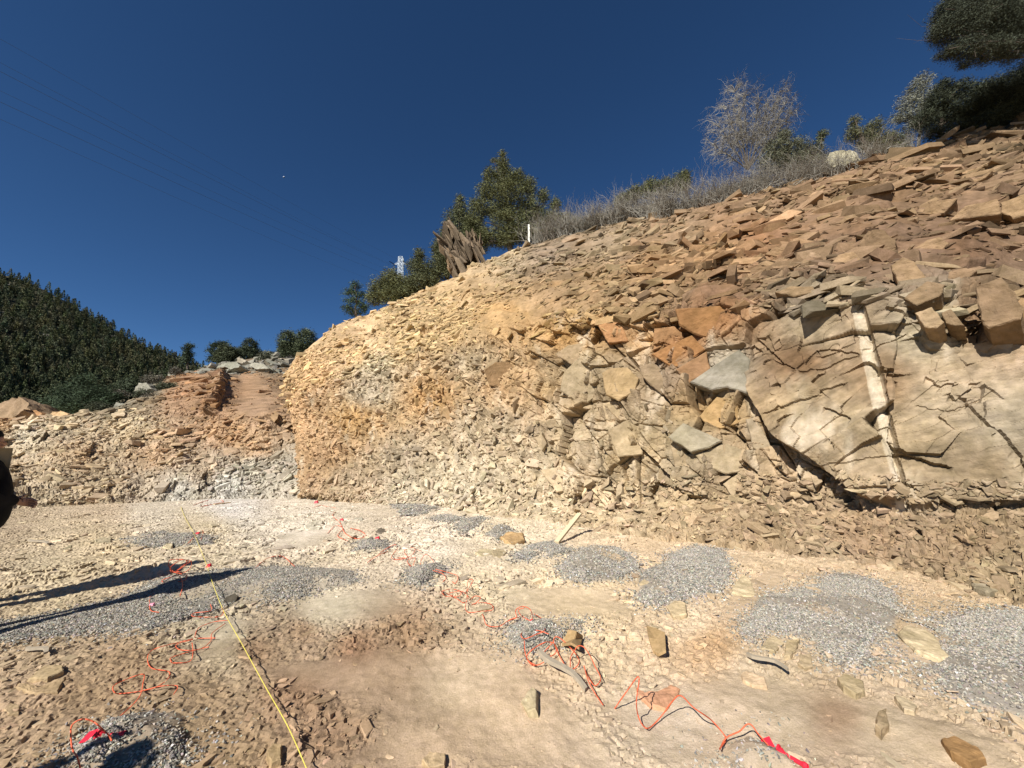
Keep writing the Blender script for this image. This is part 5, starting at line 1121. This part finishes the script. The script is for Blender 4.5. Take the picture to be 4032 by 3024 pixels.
# brush along the skyline
bn = [(2205,925),(2270,912),(2300,908),(2360,900),(2415,893),(2465,885),(2515,878),(2570,872),(2625,866),(2670,855),(2240,915),(2330,905),(2390,895),(2440,890),(2490,880),(2540,875),(2600,868),(2650,862),(2690,850),(2730,842),(2770,830),(2810,820),(2850,808),(2890,795),(2930,785),(2970,772),(3010,762),(3050,752),(3090,740),(3130,728),(3170,715),(3210,700),(3250,690),(3290,680),(3340,672),(3420,655),(3500,640),(3580,625),(2130,950),(2180,935)]
for k, (a, b) in enumerate(bn):
    P0, n0 = wall.at(a, b-6); P0 = P0-np.array([0, 0, .1])
    big = 1.15 if 2680 < a < 3230 else 1.05
    pa=[]; ra=[]
    for _ in range(40 if big > .9 else 26):
        d = np.array([rng.normal(0, .5), rng.normal(0, .4), 1.0]); d /= np.linalg.norm(d); q = P0+np.array([rng.normal(0, .35), abs(rng.normal(0, .5)), 0])
        grow(q, d, rng.uniform(.55, 1.15)*big*P0[1]/17, .014*P0[1]/17, 2, pa, ra, .55, 3, .10, .16)
    V, F = tubes(pa, ra, 3); o = mesh_obj('dry_shrub', V, F, M_TWIG if k % 3 else flat_mat('brown twigs', (.17, .14, .105), .9, .3, 3), origin=P0)
    tag(o, 'leafless grey shrub in the thick brush along the skyline', 'shrub', 'dry shrubs along the skyline')
for k in range(6):
    a = [2480, 2700, 2880, 3060, 3220, 3560][k]; b = [872, 838, 800, 750, 705, 632][k]
    P0, _ = wall.at(a, b); Lp = []; 
    for j in range(5):
        s0 = P0+np.array([rng.uniform(-1, 1), rng.uniform(-.2, .4), .1]); e_ = s0+np.array([rng.uniform(1, 2.2), rng.uniform(-.3, .4), rng.uniform(.2, .8)]); s = np.linspace(0, 1, 7)[:, None]; Lp.append(s0*(1-s)+e_*s+rng.normal(0, .06, (7, 3)))
    V, F = tubes(Lp, [.022*(1-np.linspace(0, .7, 7))]*5, 4); tag(mesh_obj('fallen_branch', V, F, M_TWIG, origin=P0), ['pale fallen branches below the low olive juniper','pale fallen branches left of the bare silver tree','pale fallen branches under the bare silver tree','pale fallen branches below the leaning olive juniper','pale fallen branches beside the pale dome outcrop','pale fallen branches on the low grey outcrop'][k], 'branches')

# =================================================================== TOWER, WIRES, MOON
TY = 150.0; top = P3(1579, 1013, TY); e = empty('transmission_tower', top-np.array([0, 0, 30]), 'white steel lattice pylon rising behind the skyline junipers', 'pylon')
org = np.array(e.location); w = .78; Ps=[]; Rs=[]
def bar(a, b, r=.11): Ps.append(np.array([a, b], float)); Rs.append(np.array([r, r]))
cs = [np.array([sx*w, sy*w, 0]) for sx, sy in ((-1,-1),(1,-1),(1,1),(-1,1))]
for c in cs: bar(top+c, top+c*1.6-np.array([0, 0, 30]), .14)
lv = 1.75
for k in range(10):
    z0 = -k*lv; z1 = -(k+1)*lv; f0 = 1+.6*k*lv/30; f1 = 1+.6*(k+1)*lv/30
    for i in range(4):
        a = cs[i]; b = cs[(i+1) % 4]; Z = np.array([0, 0, 1.0])
        bar(top+a*f0+Z*z0, top+b*f1+Z*z1, .075); bar(top+b*f0+Z*z0, top+a*f1+Z*z1, .075); bar(top+a*f0+Z*z0, top+b*f0+Z*z0, .08)
V, F = tubes(Ps, Rs, 4); mesh_obj('mast', V, F, M_STEEL, parent=e, origin=org)
tips = []
for sx in (-1, 1):
    Ps=[]; Rs=[]; tip = top+np.array([sx*2.7, 0, -3.0]); tips.append(tip)
    for sy in (-1, 1):
        bar(top+np.array([sx*w, sy*w, -2.0]), tip, .07); bar(top+np.array([sx*w, sy*w, -3.3]), tip, .09)
        bar(top+np.array([sx*1.6, sy*w*.5, -2.5]), top+np.array([sx*w, sy*w, -3.3]), .05)
    V, F = tubes(Ps, Rs, 4); mesh_obj('cross_arm', V, F, M_STEEL, parent=e, origin=org)
    Ps=[]; Rs=[]; bar(tip, tip+np.array([-1.6, -1.5, .55]), .14); bar(tip, tip+np.array([-.25, 0, -2.0]), .15); V, F = tubes(Ps, Rs, 6); mesh_obj('insulator', V, F, M_INSUL, parent=e, origin=org)
WN = ['top overhead wire, highest of the six over the valley', 'second overhead wire from the top', 'third overhead wire from the top, the darker of the upper pair', 'fourth overhead wire from the top', 'fifth overhead wire from the top', 'lowest overhead wire over the valley']
ends = [((85,200),(1568,1022)),((0,246),(1540,1040)),((0,281),(1536,1042)),((0,357),(1530,1063)),((0,401),(1530,1085)),((0,469),(1510,1120))]
for k, ((ax, ay), (bx, by)) in enumerate(ends):
    A = P3(ax, ay, 42); Bq = P3(bx, by, TY); s = np.linspace(-.9, 1, 60)[:, None]; Pw = A+(Bq-A)*s; Pw[:, 2] -= (1-s[:, 0])*(s[:, 0]-0)*3.0*(s[:, 0] > 0)
    V, F = tubes([Pw], [.016 if k not in (2, 4) else .022], 4); tag(mesh_obj('power_line', V, F, M_WIRE, origin=A), WN[k], 'power line', 'overhead power lines')
mc = P3(1118, 697, 1800.0); bm = bmesh.new(); bmesh.ops.create_uvsphere(bm, u_segments=16, v_segments=10, radius=4.2); 
for v in bm.verts: v.co.x *= 1.25
me = bpy.data.meshes.new('moon'); bm.to_mesh(me); bm.free(); me.materials.append(M_MOON); mo = bpy.data.objects.new('moon', me); mo.location = mc; link(mo); tag(mo, 'tiny pale day moon high in the blue sky', 'moon')

# =================================================================== PEOPLE (mostly outside the frame; their shadows cross the floor)
def skin_obj(name, verts, edges, radii, mat, parent, sub=2, root=0):
    me = bpy.data.meshes.new(name); me.from_pydata([tuple(v) for v in verts], edges, []); o = bpy.data.objects.new(name, me); link(o, parent)
    m = o.modifiers.new('skin', 'SKIN'); m.use_smooth_shade = True
    for i, r in enumerate(radii):
        rr2 = r if isinstance(r, tuple) else (r, r); me.skin_vertices[0].data[i].radius = rr2
    me.skin_vertices[0].data[root].use_root = True
    s = o.modifiers.new('sub', 'SUBSURF'); s.levels = sub; s.render_levels = sub; me.materials.append(mat); return o
def person(label, loc, rz, pose, H_=1.78, cap_=True, yoke=True):
    e = empty('person', loc, label, 'person'); e.rotation_euler = (0, 0, rz); k = H_/1.78; e.scale = (k, k, k)
    el_, wr = pose['elbow'], pose['wrist']
    V = [(0,0,.94),(0,-.01,1.12),(0,0,1.36),(0,-.01,1.49),(0,.005,1.56),(0,.02,1.62),(0,.03,1.69),(0,.02,1.75),(0,.115,1.655)]; Rr = [.145,.13,.15,.065,.052,.078,.094,.07,.02]
    E = [(0,1),(1,2),(2,3),(3,4),(4,5),(5,6),(6,7),(5,8)]
    def add(p, r, j): V.append(p); Rr.append(r); E.append((j, len(V)-1)); return len(V)-1
    for sx in (-1, 1):
        a = add((sx*.10,.0,.84), .095, 0); a = add((sx*.12,.03,.48), .062, a); a = add((sx*.13,-.03,.10), .042, a); add((sx*.15,.13,.045), .036, a)
        a = add((sx*.18,0,1.42), .062, 2); ex = (sx*el_[0], el_[1], el_[2]); b = add(ex, .046, a); wx = np.array([sx*wr[0], wr[1], wr[2]]); c = add(tuple(wx), .030, b)
        d = wx-np.array(ex); d /= np.linalg.norm(d); pm_ = wx+d*.07; h = add(tuple(pm_), (.038), c)
        sdv = np.array([sx*-.2, 0, 1.0]); sdv /= np.linalg.norm(sdv)
        for fi, fl_ in enumerate((.070, .080, .075, .058)):
            o_ = sdv*(.030-.020*fi); b1 = add(tuple(pm_+o_+d*.03), .0115, h); b2 = add(tuple(pm_+o_+d*(.03+fl_*.55)+np.array([-sx*.012,0,0])), .010, b1); add(tuple(pm_+o_+d*(.03+fl_*.85)+np.array([-sx*.035,0,-.01])), .009, b2)
        t1 = add(tuple(wx+d*.03+sdv*.035), .012, c); add(tuple(wx+d*.07+sdv*.062+np.array([-sx*.01,0,0])), .010, t1)
        add((sx*.092,.02,1.66), .018, 6)
    skin_obj('body', V, E, Rr, M_SKIN, e)
    V=[(0,0,.80),(0,-.01,1.12),(0,-.01,1.38),(0,-.015,1.50)]; Rr=[(.27,.20),.26,(.30,.22),.12]; E=[(0,1),(1,2),(2,3)]
    for sx in (-1, 1):
        a = add((sx*.215,-.01,1.42), .13, 2); a = add((sx*(el_[0]+.01), el_[1], el_[2]), .10, a); add((sx*wr[0], wr[1]-.0, wr[2]), .058, a)
    skin_obj('jacket', V, E, Rr, M_BLACK, e)
    V=[(0,0,.93)]; Rr=[.165]; E=[]
    for sx in (-1, 1):
        a = add((sx*.10,0,.82), .118, 0); a = add((sx*.12,.03,.48), .088, a); add((sx*.13,-.03,.12), .075, a)
    skin_obj('trousers', V, E, Rr, M_KHAKI, e)
    for sx in (-1, 1): skin_obj('boot', [(sx*.13,-.05,.13),(sx*.13,-.05,.055),(sx*.15,.10,.05),(sx*.155,.18,.04)], [(0,1),(1,2),(2,3)], [.06,.058,.05,.038], M_BOOT, e)
    V=[(0,-.01,1.66),(0,.0,1.735),(0,.0,1.79)]; Rr=[.10,.108,.07]; E=[(0,1),(1,2)]
    
    o = skin_obj('cap' if cap_ else 'hair', V, E, Rr, M_BLACK if cap_ else M_HAIR, e)
    if yoke:
        V=[(-.16,-.045,1.425),(0,-.06,1.44),(.16,-.045,1.425)]; o = skin_obj('shoulder_yoke', V, [(0,1),(1,2)], [.125,.185,.125], M_TAN, e, root=1)
def spot(tx, ty, el_=SUN_EL, H_=1.78):
    t = floor_hit(np.array(float(tx)), np.array(float(ty))); L = H_/math.tan(SUN_EL); p = t-np.array([math.sin(SUN_AZ), math.cos(SUN_AZ), 0])*L; p[2] = 0; return p
pA = spot(985, 2248); print('personA', pA, proj(pA+np.array([0, 0, 1.7])))
person('person in black jacket with tan shoulder yoke, cut off by the left edge', pA-np.array([.06, 0, 0]), -.6, {'elbow': (.31,-.06,1.20), 'wrist': (.05,.22,1.12)}, 1.80)
pB = spot(815, 2212); print('personB', pB, proj(pB+np.array([0, 0, 1.7])))
person('person in dark clothes standing beyond the left edge, only a thin shadow seen', pB+np.array([-.1, 0, 0]), -.6, {'elbow': (.22,-.02,1.14), 'wrist': (.20,.06,.88)}, 1.76, True, False)
pC = spot(672, 2948); print('personC', pC)
person('person near the camera whose head shadow falls on the bottom left gravel', pC, -.5, {'elbow': (.34,.02,1.25), 'wrist': (.22,.22,1.42)}, 1.76, True, False)
